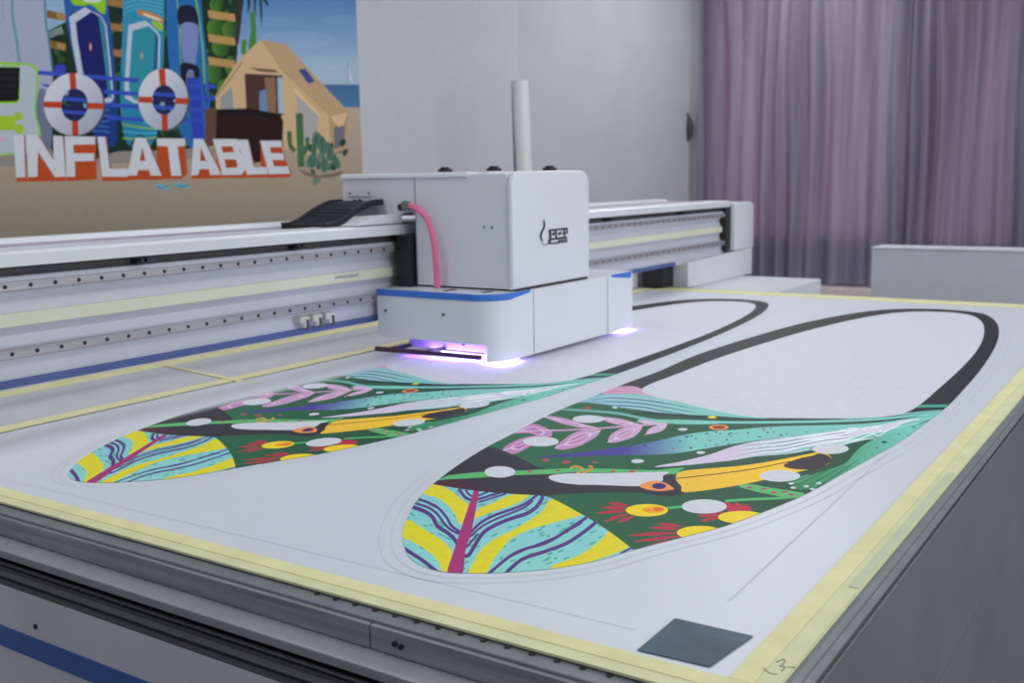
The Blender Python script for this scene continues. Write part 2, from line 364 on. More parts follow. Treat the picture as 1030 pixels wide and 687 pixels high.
# big standing letters
lw, lo = (206, 208, 214), (188, 88, 42)
LT = [(Gz([(65, 375), (118, 368), (125, 580), (80, 582)]), [], 0), (Gz([(130, 370), (185, 370), (265, 495), (262, 375), (310, 378), (325, 578), (272, 580), (188, 455), (185, 578), (140, 580)]), [], 5),
      (Gz([(318, 378), (470, 380), (470, 418), (362, 420), (365, 462), (465, 462), (465, 500), (370, 502), (372, 578), (328, 578)]), [], 0), (Gz([(480, 380), (520, 382), (542, 540), (632, 538), (632, 578), (505, 578)]), [], 0),
      (Gy([(30, 385), (82, 387), (160, 572), (105, 572), (98, 545), (45, 545), (38, 572), (-12, 572)]), [Gy([(65, 430), (80, 500), (52, 500)])], 0),
      (Gy([(135, 388), (275, 390), (278, 425), (238, 428), (258, 572), (208, 574), (190, 428), (138, 425)]), [], 0),
      (Gy([(318, 390), (365, 392), (455, 568), (400, 570), (392, 540), (350, 540), (340, 570), (305, 572)]), [Gy([(352, 430), (380, 500), (350, 500)])], 0),
      (Gy([(412, 392), (530, 392), (552, 410), (548, 450), (560, 480), (575, 510), (572, 545), (555, 568), (460, 570)]), [Gy([(455, 428), (510, 428), (515, 455), (462, 460)]), Gy([(470, 492), (525, 492), (535, 520), (530, 532), (478, 535)])], 0),
      (Gy([(540, 395), (585, 395), (615, 530), (680, 530), (685, 565), (580, 568)]), [], 0),
      (Gy([(645, 400), (752, 400), (755, 432), (695, 432), (700, 462), (760, 462), (765, 495), (708, 495), (715, 527), (785, 527), (795, 562), (690, 566)]), [], 0)]
backs = [Gz([(80, 578), (126, 576), (136, 590), (134, 602), (82, 604)]), Gz([(136, 576), (190, 460), (270, 580), (326, 578), (326, 598), (140, 602)]), Gz([(330, 420), (474, 416), (478, 592), (330, 600)]), Gz([(484, 400), (500, 540), (634, 570), (634, 598), (504, 600)]),
         Gy([(0, 500), (62, 420), (110, 480), (166, 574), (164, 592), (-16, 594)]), Gy([(136, 424), (276, 424), (286, 560), (278, 572), (258, 588), (150, 590), (136, 560)]), Gy([(330, 440), (352, 425), (400, 520), (456, 566), (452, 586), (306, 588)]),
         Gy([(412, 396), (460, 420), (545, 420), (575, 540), (574, 584), (458, 584), (430, 500)]), Gy([(560, 470), (600, 530), (688, 562), (690, 580), (578, 584)]), Gy([(650, 410), (750, 425), (765, 480), (796, 560), (796, 580), (690, 584), (648, 520)])]
for b in backs: mu(b, lo)
for L, holes, _ in LT:
    mu([(x+1.2, y+.2) for x, y in L], (150, 68, 36)); mu(L, lw)
    for h in holes: mu(h, (176, 84, 44))
for d in ((118, 628), (216, 622)):
    mu(sm(Gy([(d[0], d[1]-8), (d[0]+40, d[1]-14), (d[0]+85, d[1]+6), (d[0]+70, d[1]+14), (d[0]+20, d[1]+6)])), (112, 176, 190))
    mu(strk(Gy([(d[0]+20, d[1]), (d[0]+45, d[1]+6), (d[0]+75, d[1]-6)]), 1), (60, 130, 160))
m_ink_wall = attr_mat('printed wall graphic', .6)
mo = [(-70, -170), (349.5, -170), (358, 0), (363, 130), (366, 205), (367, 300), (-70, 300)]
dense = [[(x, -165), (x, 295)] for x in range(-60, 366, 25)]+[[(-69, y), (366, y)] for y in range(-150, 300, 18)]
V, Fc, top = subdivide_inks(mo, MU, dense)
mural = ink_mesh('wall_mural', V, Fc, top, MU, (170, 170, 170), lambda p: Wd(Vp(p, VW-.012)), m_ink_wall, None, None, 1.4)
tag(mural, 'large beach scene mural with surfboards, life rings, tent and giant letters on the wall', 'wall mural')

# white board panel next to the mural
a0, a1 = Vp((368, 100), VW-.02)[0], Vp((523, 100), VW-.02)[0]
tag(MB().box(a0-.3, a1, VW-.011, VW-.001, -.8, CZ-.02).build('wall_panel', mat('white board', (192, 193, 199), .6, noise=.01)), 'plain white board panel on the wall right of the beach mural', 'wall panel')

#==================================================================== CURTAINS
def curtain(name, label, v0, v1, seed, amp):
    rg = random.Random(seed); nx = int(abs(v1-v0)*60); nz = 46
    zb, zt = -1.09, 5.3
    m = bpy.data.materials.new(name+' cloth'); m.use_nodes = True; nt = m.node_tree
    b = nt.nodes['Principled BSDF']; b.inputs['Roughness'].default_value = .75
    tc = nt.nodes.new('ShaderNodeTexCoord'); mp = nt.nodes.new('ShaderNodeMapping'); mp.inputs['Scale'].default_value = (3, 5, .15)
    nz_ = nt.nodes.new('ShaderNodeTexNoise'); nz_.inputs['Scale'].default_value = 2.0
    nt.links.new(tc.outputs['Object'], mp.inputs['Vector']); nt.links.new(mp.outputs['Vector'], nz_.inputs['Vector'])
    rp = nt.nodes.new('ShaderNodeValToRGB'); rp.color_ramp.elements[0].color = (*col(100, 100, 118), 1); rp.color_ramp.elements[1].color = (*col(134, 131, 148), 1)
    rp.color_ramp.elements[0].position = .35; rp.color_ramp.elements[1].position = .65
    nt.links.new(nz_.outputs['Fac'], rp.inputs['Fac']); nt.links.new(rp.outputs['Color'], b.inputs['Base Color'])
    # woven thread bump
    wv = nt.nodes.new('ShaderNodeTexNoise'); wv.inputs['Scale'].default_value = 120; bp = nt.nodes.new('ShaderNodeBump'); bp.inputs['Strength'].default_value = .15; bp.inputs['Distance'].default_value = .004
    nt.links.new(wv.outputs['Fac'], bp.inputs['Height']); nt.links.new(bp.outputs['Normal'], b.inputs['Normal'])
    tr = nt.nodes.new('ShaderNodeBsdfTranslucent'); tr.inputs['Color'].default_value = (.50, .36, .48, 1)
    ms = nt.nodes.new('ShaderNodeMixShader'); ms.inputs[0].default_value = .17
    nt.links.new(b.outputs[0], ms.inputs[1]); nt.links.new(tr.outputs[0], ms.inputs[2]); nt.links.new(ms.outputs[0], nt.nodes['Material Output'].inputs['Surface'])
    # fold phase: irregular widths
    ph = [0]; fold = []
    while sum(fold) < abs(v1-v0)+1: fold.append(rg.uniform(.2, .42))
    edges = [v0]
    for f in fold: edges.append(edges[-1]+f)
    amps = [amp*rg.uniform(.55, 1.25) for _ in fold]
    me = bpy.data.meshes.new(name); vs, fs = [], []
    for j in range(nz+1):
        t = j/nz; z = zb+(zt-zb)*t
        for i in range(nx+1):
            v = v0+(v1-v0)*i/nx
            vv = v+.05*math.sin(z*1.1+v*3)*(.4+.6*t)
            k = 0
            while k < len(fold)-1 and edges[k+1] < vv: k += 1
            x = (vv-edges[k])/fold[k]
            d = amps[k]*(.5-.5*math.cos(2*math.pi*x))**.8*(.75+.25*math.cos(z*.8+k))
            d += .025*math.sin(9*v+z*.6)
            vs.append(tuple(Wd((UW-.2-d, v, z+.012*math.sin(v*7) if j == 0 else z))))
    for j in range(nz):
        for i in range(nx):
            a = j*(nx+1)+i; fs.append((a, a+1, a+nx+2, a+nx+1))
    me.from_pydata(vs, [], fs); me.shade_smooth(); me.materials.append(m)
    o = bpy.data.objects.new(name, me); C.objects.link(o)
    tag(o, label, 'curtain', 'curtains along the back wall')
    return o
curtain('window_curtain', 'mauve grey pleated curtain with narrow folds hanging next to the white wall corner', 4.62, 8.60, 5, .2)
curtain('window_curtain', 'mauve grey curtain with broad flat folds at the far right, above the long white cabinet', -3.2, 4.58, 11, .17)

# tieback hook on the corner
t = thing('curtain_tieback', 'small dark curtain tieback knot beside the curtain at the wall corner', 'tieback', (19.72, VW, 1.65))
MB().tube([(19.72, VW-.02, 2.2), (19.74, VW-.06, 2.05), (19.72, VW-.08, 1.93), (19.73, VW-.07, 1.8), (19.72, VW-.04, 1.66)], [.02, .05, .075, .06, .015], 10).build('cloth_knot', mat('dark cloth', (70, 70, 78), .8), t, 60)
MB().cyl((19.72, VW-.02, 2.19), 'v', .03, .038, 12).build('hook', mat('steel hook', (110, 110, 116), .4, .6), t)

#==================================================================== PRINTER TABLE
m_bed = mat('anodised bed plate', (112, 116, 124), .45, .1, noise=.05, nscale=20, stretch=(1, 1, 1))
m_prof = mat('brushed aluminium', (134, 134, 138), .4, .15, noise=.12, nscale=6, stretch=(25, .6, 25))
m_flange = mat('grey flange', (150, 150, 156), .45, .15, noise=.03)
m_white = mat('white powder coat', (204, 207, 213), .35, noise=.012, nscale=3)
m_black = mat('black metal', (24, 24, 28), .45, noise=.1)
m_panel = mat('light grey cabinet', (186, 186, 188), .45, noise=.02)
m_blue = mat('blue stripe paint', (44, 84, 150), .5)
m_blueT = mat('blue masking tape', (52, 110, 196), .6, noise=.05, nscale=30)
m_skirt = mat('graphite side panel', (90, 93, 102), .5, .0, noise=.05, nscale=3)
table = thing('flatbed_printer_table', 'large flatbed printer table with dark metal edges and grey base cabinet under the sheet', 'printer table', (5.2, 2.9, FL))
UF, VF, UB, VL = 1.725, .588, 8.6, 5.6
b = MB().box(UF, UB, VF, VL, -.07, -.004, .004)
for k in range(18): b.cyl((1.766, .70+k*.0625, -.003), 'z', .0075, .004, 10, mi=1)
for k in range(40): b.cyl((UB-.02, .8+k*.08, -.003), 'z', .006, .004, 8, mi=1)
plate = b.build('bed_plate', [m_bed, m_black], table)
pr = MB().box(UF-.012, UF+.02, 1.55, VL, -.072, -.012, .003); pr.box(UF-.012, UF+.02, VF, 1.546, -.072, -.012, .003)
pr.build('edge_profile', m_prof, table)
for q in ((1.47, -.04), (1.452, -.043)): MB().cyl((UF-.014, *q), 'u', .0065, .01, 10).build('screw', m_black, table)
MB().box(1.642, UF+.1, VF, VL, -.1, -.073, .004).build('edge_flange', m_flange, table)
# side skirt facing the camera's right
MB().box(UF, UB, VF-.012, VF-.001, -.179, -.005).build('side_profile', m_skirt, table)
MB().box(UF+.01, UB, VF-.011, VF+.03, -.511, -.181).build('side_panel', m_skirt, table)
MB().box(UF+.01, UB, VF-.011, VF+.03, FL+.01, -.513).build('side_panel', m_skirt, table)
MB().box(UF+.0, UB, VF-.0055, VF+.0005, -.03, -.0025).build('seam', m_black, table)
MB().box(UF+.0, UB, VF+.022, VF+.025, -.03, -.0034).build('groove', mat('groove grey', (80, 84, 90), .5), table)
# substructure and base cabinet on the beam-leg side
MB().box(1.86, UB-.1, VF+.05, VL-.1, -1.25, -.102).build('bed_frame', m_black, table)
cab = MB().box(1.55, 1.56, VF-.01, VL, FL+.02, -.1185).build('base_cabinet', m_panel, table)
MB().box(1.546, 1.552, VF-.005, VL-.01, -.307, -.244).build('stripe', m_blue, cab)
pz = Up((36, 630), 1.55); MB().cyl((1.549, pz[1], pz[2]), 'u', .0075, .006, 12).build('screw_hole', m_black, cab)
MB().box(1.5505, 1.855, VF-.009, VL-.02, -1.2, -.117).build('track_recess', mat('dark recess', (30, 30, 33), .8), table)
for a_, b_ in ((1.575, 1.60), (1.63, 1.645)): MB().box(a_, b_, VF+.07, VL-.03, -.118, -.108, .003).build('guide_rail', mat('dark rail', (50, 50, 54), .5, .2), table)
# far side base cabinet (low white cover beyond the back edge of the bed)
MB().box(8.72, 9.95, 3.06, 5.6, FL+.02, -.006, .01).build('side_cover', m_white, table)

#==================================================================== SHEET, TAPES
ZS = .006          # sheet top
m_cloth = mat('grey felt', (186, 186, 192), .8, noise=.02, nscale=12)
tag(MB().box(1.80, 8.5, 4.06, 5.5, -.0035, .002).build('backing_felt', m_cloth), 'plain grey felt strip covering the bed under the gantry, left of the printed sheet', 'felt')
m_sheet = mat('white vinyl', (204, 209, 218), .38, noise=.008, nscale=4, bump=.05, bscale=14)
sheet = thing('vinyl_sheet', 'big white vinyl sheet taped on the bed with two colourful board shaped prints', 'vinyl sheet', (5.2, 2.4, 0))
MB().box(1.815, 8.52, .683, 4.026, -.0035, ZS).build('sheet', m_sheet, sheet)
# pale cut lines
m_line = mat('faint pencil line', (194, 196, 206), .7)
ln = MB()
l0, l1 = Tp((975, 378), ZS), Tp((733, 605), ZS)
n = Vector((l1[1]-l0[1], l0[0]-l1[0], 0)).normalized()*.0018
ln.poly([Vector((*l0[:2], ZS+.0012))+n, Vector((*l0[:2], ZS+.0012))-n, Vector((*l1[:2], ZS+.0012))-n, Vector((*l1[:2], ZS+.0012))+n][::-1])
l0, l1 = Tp((0, 481), ZS), Tp((640, 634), ZS)
n = Vector((l1[1]-l0[1], l0[0]-l1[0], 0)).normalized()*.0009
ln.poly([Vector((*l0[:2], ZS+.0012))+n, Vector((*l0[:2], ZS+.0012))-n, Vector((*l1[:2], ZS+.0012))-n, Vector((*l1[:2], ZS+.0012))+n][::-1])

# ---- board print ---------------------------------------------------
zA = lambda p: Z(390, 380, 3.27, p)
zB = lambda p: Z(600, 370, 2.861, p)
zC = lambda p: Z(490, 400, 4.905, p)
zD = lambda p: Z(400, 480, 6.244, p)
zE = lambda p: Z(420, 350, 3.962, p)
zF = lambda p: Z(600, 280, 2.395, p)
OUT = sm([(458, 470), (488, 451), (513, 438), (551, 418), (584, 404), (609, 394), (637, 383), (662, 374), (704, 356), (767, 336), (817, 323), (867, 314), (901, 311), (930, 310.8), (959, 312), (988, 315.5), (1001, 323), (1005, 334), (1001, 349), (988, 370), (972, 389), (953, 409), (928.5, 427.7), (907.6, 443.4), (879.6, 459), (844.7, 478.4), (809.7, 497.6), (764, 516.8), (722, 531.5), (670, 544.8), (635, 554), (604, 563.5), (558, 572), (512, 576), (481.7, 577), (450, 576), (430, 571.5), (414, 563), (407, 551), (405, 537), (410, 520.7), (420.6, 502), (436, 487)], True, 4)
green, dk, teal, white = (46, 112, 80), (58, 66, 72), (132, 198, 194), (212, 214, 222)
PR = []
def pr_(poly, c, clip=()): PR.append((poly, c, clip))
stripe = zF([(60, 240), (110, 230)])
pr_(OUT, lambda x, y: mix((52, 122, 86), (46, 92, 70), (x-470)/330))
inner = sm([(646, 391), (683.5, 375.5), (725, 359.5), (775, 343.5), (817, 331.5), (867, 320), (909, 314.2), (951, 314.2), (976, 317.2), (987.5, 324), (990, 334), (986, 347), (976, 361), (959, 378), (942, 393), (925.7, 407), (911, 415.4), (893.6, 419), (865.6, 421), (809.7, 421), (760.8, 420), (729, 415.4), (705, 410), (680, 404), (659, 399.7)], True, 4)
pr_([(625, 392), (625, 360), (780, 300), (1020, 290), (1020, 420), (935, 424), (897, 421), (760, 380), (646, 392)], lambda x, y: mix((62, 66, 68), (52, 58, 64), (x-650)/300))
rp_ = random.Random(12)
# dark bands under the inner edge
pr_(sm(zB([(300, 120), (380, 134), (470, 147), (600, 149), (760, 150), (880, 138), (985, 124), (990, 132), (880, 150), (700, 158), (500, 160), (330, 150), (200, 138), (90, 134)])), (40, 74, 66))
# striped fan
fan = sm(zE([(600, 228), (650, 205), (750, 183), (880, 183), (950, 197), (1080, 225), (1180, 246), (1290, 268), (1400, 282), (1300, 280), (1180, 272), (1060, 266), (960, 258), (850, 244), (740, 228), (660, 218)]))
pr_(fan, gradx((150, 196, 205), (140, 205, 198), 590, 700))
for k in range(9):
    y = 190+k*7
    pr_(strk(zE([(640+k*6, 214-k*.5+2), (760, y+4), (880, y+10), (1000, y+26+k), (1120, y+50)]), 1.0, True, True, 4, .9), (70, 100, 140) if k % 2 else (190, 205, 220), (fan,))
pr_(sm(zE([(735, 182), (790, 158), (850, 153), (890, 162), (930, 186), (945, 196), (880, 186), (800, 184)])), gradx((214, 150, 180), (208, 176, 200), 608, 655))
# long thin teal stems
pr_(strk(zE([(560, 244), (660, 250), (800, 262), (900, 282), (1030, 300), (1200, 300)]), 2.6, True, False, 4, .9), gradx((120, 170, 165), (140, 208, 200), 560, 700))
pr_(strk(zB([(120, 152), (250, 154), (400, 158), (600, 156), (800, 149), (1000, 128)]), 2.8, True, False, 4, .9), (138, 206, 198))
pr_(strk(zB([(900, 113), (940, 111), (1010, 110)]), 3.0, True, False, 4, .9), (84, 176, 152))
pr_(strk(zB([(700, 150), (860, 136), (960, 126), (1010, 122)]), 1.6, True, True), (138, 206, 198))
# pink fronds
pk = gradx((196, 136, 186), (214, 186, 212), 505, 680)
pr_(strk(zC([(120, 176), (320, 165), (520, 155), (750, 138), (885, 130)]), 1.9, True, False, 4, .9), pk)
for lf in ([(75, 265), (100, 235), (160, 205), (230, 190), (310, 186), (250, 217), (190, 255), (130, 280)], [(120, 170), (180, 140), (235, 132), (290, 150), (322, 178), (290, 200), (220, 180), (160, 172)],
           [(335, 250), (370, 215), (420, 180), (480, 160), (545, 155), (553, 180), (510, 212), (450, 242), (380, 258)], [(280, 92), (330, 93), (400, 108), (470, 130), (545, 152), (480, 153), (400, 138), (330, 117)],
           [(597, 218), (610, 185), (660, 155), (720, 138), (762, 138), (755, 167), (720, 197), (660, 217), (620, 224)], [(560, 96), (640, 103), (700, 116), (765, 140), (690, 142), (600, 124)],
           [(785, 178), (800, 155), (840, 138), (887, 130), (875, 157), (840, 174), (800, 182)], [(755, 112), (820, 118), (887, 130), (830, 138), (770, 130)]):
    L = sm(zC(lf)); pr_(L, pk)
    c0 = np.mean(L, 0); L2 = [(c0[0]+(x-c0[0])*.62, c0[1]+(y-c0[1])*.62) for x, y in L]; L3 = [(c0[0]+(x-c0[0])*.5, c0[1]+(y-c0[1])*.5) for x, y in L]
    pr_(L2, (226, 200, 222)); pr_(L3, gradx((188, 122, 178), (206, 170, 204), 505, 680))
    far = max(L, key=lambda q: abs(q[0]-c0[0])); pr_(strk([far, tuple(c0), tuple(2*c0-np.array(far))], .7, False), (232, 212, 228))
# purple to teal snake band
snake = sm(zB([(-40, 252), (0, 240), (60, 234), (130, 220), (190, 208), (250, 194), (320, 184), (400, 179), (480, 172), (560, 168), (650, 166), (760, 162), (860, 152), (985, 132), (960, 152), (860, 172), (700, 184), (600, 194), (520, 202), (450, 212), (380, 222), (310, 234), (250, 244), (190, 250), (110, 252), (40, 252)]))
pr_(snake, lambda x, y: mix((86, 68, 160), (140, 206, 198), (x-620)/75) if x > 545 else (86, 68, 160))
pr_(sm(zC([(220, 292), (330, 284), (460, 272), (580, 256), (680, 242), (700, 262), (620, 280), (500, 292), (350, 296)])), gradx((78, 76, 140), (92, 74, 170), 535, 640))
for _ in range(70):
    x, y = rp_.uniform(645, 830), rp_.uniform(424, 458)
    if inside(np.array([[x, y]]), snake)[0]: pr_(ell(x, y, rp_.uniform(1, 1.9), rp_.uniform(.5, .9), 8), rp_.choice([(52, 84, 122), (60, 66, 130), (84, 150, 150), (150, 110, 150)]), (snake,))
# teal lower right leaf with fingers
tl = sm(zB([(1000, 126), (960, 158), (905, 196), (850, 228), (800, 256), (730, 294), (680, 322), (625, 345), (590, 352), (566, 345), (600, 318), (640, 302), (692, 287), (722, 270), (748, 240), (780, 216), (830, 190), (900, 158)]))
pr_(tl, lambda x, y: mix((58, 140, 92), (130, 205, 190), (x-800)/110))
for q in ([(640, 305), (600, 322), (560, 334)], [(660, 312), (640, 328), (630, 345)], [(690, 300), (680, 315), (660, 328)], [(610, 310), (570, 322), (545, 326)]): pr_(strk(zB(q), 2.2), (84, 168, 128))
for q in ([(720, 280), (650, 318), (600, 350)], [(760, 262), (690, 308), (640, 340)], [(700, 280), (640, 306), (590, 332)]): pr_(strk(zB(q), 1.2, True, True), (46, 116, 84))
for _ in range(36):
    x, y = rp_.uniform(845, 935), rp_.uniform(420, 470)
    if inside(np.array([[x, y]]), tl)[0]: pr_(ell(x, y, rp_.uniform(.8, 1.6), rp_.uniform(.4, .8), 8), rp_.choice([(46, 110, 100), (40, 80, 90)]), (tl,))
pr_(ell(*zB([(828, 215)])[0], 3, 1.2, 10), (52, 84, 122)); pr_(sm(zB([(890, 158), (920, 152), (960, 150), (940, 160), (905, 168)])), (40, 84, 66))
# hair lock
hair = sm(zB([(165, 286), (250, 269), (330, 249), (400, 225), (480, 209), (560, 198), (640, 188), (740, 176), (830, 158), (905, 146), (985, 134), (945, 156), (860, 184), (800, 202), (740, 216), (700, 226), (640, 222), (600, 240), (540, 250), (460, 256), (400, 266), (330, 274), (260, 281)]))
pr_(hair, lambda x, y: mix((216, 204, 224), (128, 204, 190), (x-740)/120))
for k in range(7):
    o = k*5.2
    pr_(strk(zB([(380+k*8, 266-o*1.6), (460, 248-o), (540, 240-o), (600, 226-o*.9), (660, 214-o*.8), (720, 206-o*.75), (770, 190-o*.5), (830, 182-o*.55), (880, 160-o*.2), (930, 150-o*.1)]), 1.7 if k % 2 == 0 else 1.0, True, True), (236, 238, 242) if k % 2 == 0 else (176, 160, 200), (hair,))
for w_, pts in ((1.5, [(475, 247), (520, 222), (580, 212), (640, 205), (700, 195), (740, 181), (795, 172), (825, 184), (868, 166), (905, 152), (965, 146)]), (1.3, [(500, 250), (560, 233), (640, 222), (700, 213), (755, 206), (795, 191), (812, 197), (850, 176), (935, 158)]), (1.3, [(430, 246), (520, 207), (600, 201), (680, 187), (735, 175), (785, 178), (830, 164), (880, 154)]), (1.2, [(560, 246), (640, 232), (720, 217), (770, 207), (808, 204)])):
    pr_(strk(zB(pts), w_, True, True), (232, 236, 240))
# toucan body
tb = sm(zA([(150, 351), (182, 326), (215, 300), (270, 262), (330, 230), (390, 245), (450, 272), (500, 298)]), False)+sm(zC([(300, 356), (400, 354), (520, 352), (700, 362), (895, 366), (965, 362), (935, 385), (927, 405), (952, 425), (982, 452), (958, 480), (880, 490), (750, 472), (600, 470), (450, 474), (280, 485)]), False)+sm(zA([(400, 385), (280, 372), (150, 352)]), False)
pr_(tb, (62, 58, 68))
pr_(sm(zA([(148, 353), (200, 336), (260, 340), (320, 352), (350, 374), (260, 370)])), gradx((98, 48, 66), (64, 56, 66), 438, 500), (tb,))
pr_(zA([(156, 340), (200, 322), (290, 312), (400, 308), (520, 302), (620, 298), (740, 301), (900, 306), (960, 308), (960, 318), (883, 320), (740, 314), (610, 312), (530, 318), (400, 322), (300, 330), (186, 336)]), (104, 190, 122))
pr_(sm(zB([(-10, 291), (60, 294), (150, 297), (250, 288), (225, 300), (150, 306), (40, 303)])), (104, 190, 122))
for x, y, r in ((210, 365, 14), (350, 362, 12), (620, 366, 13), (715, 366, 18), (288, 310, 20), (392, 320, 22), (532, 320, 14)): pr_(ell(*zC([(x, y)])[0], r/4.9, r*.36/4.9, 12), (186, 84, 110))
for p in ([(408, 350), (436, 340), (470, 350), (466, 364), (440, 374)], [(472, 372), (505, 362), (520, 345), (500, 340)]): pr_(strk(zC(p), 1.7), (228, 158, 66))
pr_(sm(zC([(303, 396), (330, 382), (420, 375), (600, 374), (760, 370), (893, 368), (868, 388), (866, 412), (830, 414), (780, 421), (752, 437), (690, 438), (560, 433), (440, 430), (345, 418)])), white)
pr_(sm(zC([(750, 438), (780, 421), (832, 412), (882, 424), (922, 451), (900, 458), (850, 463), (790, 455)])), (240, 160, 92))
pr_(ell(*zC([(848, 438)])[0], 7.2, 3.1, 20), (84, 52, 132)); pr_(ell(*zC([(846, 439)])[0], 3.4, 1.7, 14), (58, 50, 96))
beak = sm(zB([(228, 320), (245, 299), (330, 290), (430, 281), (540, 263), (610, 249), (645, 244), (668, 252), (676, 266), (655, 284), (600, 296), (520, 315), (430, 335), (340, 350), (252, 359), (244, 342)]))
pr_(beak, gradx((240, 198, 76), (250, 206, 50), 680, 800))
pr_(strk(zB([(225, 320), (350, 306), (450, 292), (560, 270)]), .9, True), (66, 56, 40), (beak,))
pr_(sm(zB([(538, 282), (575, 264), (620, 254), (642, 247), (670, 256), (674, 270), (642, 290), (600, 294), (560, 291)])), (66, 58, 66))
# flowers
for segs in ([((88, 404), (18, 404)), ((86, 412), (0, 420)), ((92, 420), (22, 444)), ((110, 428), (60, 446)), ((90, 398), (35, 390))],
             [((240, 466), (150, 461)), ((236, 476), (92, 484)), ((242, 486), (108, 502)), ((256, 496), (150, 512)), ((246, 458), (176, 450))],
             [((360, 424), (290, 428)), ((356, 432), (300, 442)), ((370, 418), (312, 412))]):
    for a, b_ in segs: pr_(strk(zB([a, ((a[0]+b_[0])/2, (a[1]+b_[1])/2-1), b_]), 4.2, True, True, 4, .8), (190, 58, 84))
pr_(sm(zB([(372, 386), (396, 396), (402, 386), (416, 396), (436, 396), (444, 414), (400, 420), (372, 408)])), (196, 52, 82))
pr_(strk(zB([(200, 405), (250, 400)]), 2.6, False), (92, 186, 118))
pr_(strk(zB([(370, 384), (450, 379), (530, 376), (600, 368)]), 2.6), (92, 186, 118))
br = sm(zB([(410, 343), (440, 336), (500, 346), (560, 355), (600, 364), (565, 376), (490, 364)])); pr_(br, (104, 190, 122))
for x, y in ((440, 346), (482, 349), (540, 358), (510, 360), (560, 366)): pr_(ell(*zB([(x, y)])[0], 3.2, 1.1, 10), (186, 84, 120))
for x, y, rx, ry in ((145, 411, 61, 18), (298, 476, 67, 20), (418, 431, 69, 18)): pr_(ell(*zB([(x, y)])[0], rx/2.861, ry/2.861, 26), (242, 216, 44))
pr_(ell(*zB([(163, 409)])[0], 11, 3.4, 18), (244, 178, 48)); pr_(ell(*zB([(178, 408)])[0], 6, 2.2, 14), (232, 128, 44)); pr_(ell(*zB([(150, 411)])[0], 4, 1.6, 12), (240, 160, 50))
# small marks
pr_(ell(*zB([(333, 143)])[0], 4.4, 1.3, 14), (230, 222, 60)); pr_(ell(*zB([(352, 172)])[0], 10, 2.7, 20), (238, 160, 80)); pr_(ell(*zB([(352, 172)])[0], 6.6, 1.6, 16), (150, 52, 60)); pr_(ell(*zE([(678, 240)])[0], 3.6, 1.6, 14), (184, 70, 90))
for x, y in ((560, 334), (566, 346), (622, 350), (640, 333), (648, 348), (604, 342)): pr_(ell(*zB([(x, y)])[0], 3, 1.2, 10), white)
# bottom leaf
leaf = sm(zA([(150, 352), (280, 372), (400, 383), (510, 390), (560, 408), (620, 440), (680, 475), (740, 515), (812, 570)]), False)+zA([(812, 640), (400, 700), (0, 700), (-10, 400)])
pr_(leaf, lambda x, y: mix((142, 204, 212), (150, 214, 208), (y-490)/80))
for _ in range(190):
    x, y = rp_.uniform(405, 640), rp_.uniform(492, 577)
    if inside(np.array([[x, y]]), leaf)[0]: pr_(ell(x, y, rp_.uniform(1.8, 4.2), rp_.uniform(.8, 1.4), 8, -.35 if x > 465 else .4), (96, 184, 164), (leaf,))
yl = (228, 216, 48)
pr_(sm(zA([(288, 462), (300, 432), (340, 415), (400, 388), (470, 382), (450, 400), (400, 425), (350, 440)])), yl, (leaf,))
pr_(sm(zA([(266, 645), (284, 605), (305, 570), (345, 535), (400, 508), (460, 474), (510, 438), (545, 400), (640, 446), (560, 474), (470, 500), (410, 528), (375, 565), (345, 605), (318, 650)])), yl, (leaf,))
pr_(sm(zA([(540, 620), (620, 590), (680, 552), (715, 520), (738, 495), (800, 545), (750, 578), (650, 612), (560, 640)])), yl, (leaf,))
pr_(sm(zD([(165, 105), (215, 40), (330, 85), (400, 140), (455, 185), (440, 240), (415, 305), (385, 285), (350, 220), (300, 165), (240, 130)])), yl, (leaf,))
pr_(sm(zD([(25, 375), (25, 330), (60, 272), (120, 300), (200, 350), (270, 395), (325, 445), (340, 500), (325, 610), (288, 610), (250, 525), (180, 460), (100, 412)])), yl, (leaf,))
pur = (104, 66, 142)
for pts, w in (([(130, 140), (200, 165), (260, 200), (310, 260), (340, 310), (395, 348)], 2.0), ([(105, 165), (190, 192), (250, 235), (290, 290), (330, 330), (390, 362)], 1.8), ([(90, 188), (170, 218), (220, 255), (250, 310), (310, 350), (350, 385), (378, 425)], 3.0),
               ([(40, 450), (110, 495), (170, 535), (250, 600)], 2.8), ([(385, 75), (420, 125), (465, 148)], 2.2), ([(425, 82), (450, 112), (475, 126)], 1.6), ([(500, 122), (540, 106), (575, 90)], 1.4), ([(505, 142), (580, 118), (650, 96)], 1.8), ([(508, 160), (600, 132), (680, 106)], 1.4),
               ([(455, 352), (520, 290), (600, 245), (700, 210), (780, 180), (830, 150), (880, 110)], 2.0), ([(450, 380), (530, 312), (620, 265), (720, 225), (800, 190), (850, 148)], 1.6), ([(415, 500), (450, 488), (485, 430), (540, 350), (620, 300), (720, 260), (800, 235), (860, 200), (900, 150), (912, 112)], 2.8), ([(430, 445), (470, 400), (505, 360)], 1.6)):
    pr_(strk(zD(pts), w*1.35), pur, (leaf,))
for pts, w in (([(330, 648), (400, 590), (450, 565), (520, 545), (580, 510), (655, 460)], 2.4), ([(385, 648), (440, 600), (520, 572), (590, 545), (650, 505), (690, 472)], 2.8), ([(400, 590), (480, 555), (560, 522), (640, 478)], 1.5), ([(765, 580), (812, 555)], 1.6)):
    pr_(strk(zA(pts), w*1.3), pur, (leaf,))
pr_(sm(zD([(482, 82), (512, 92), (492, 200), (462, 350), (425, 470), (405, 615), (312, 615), (348, 480), (400, 320), (440, 200), (468, 120)]), True, 3), (176, 64, 128), (leaf,))
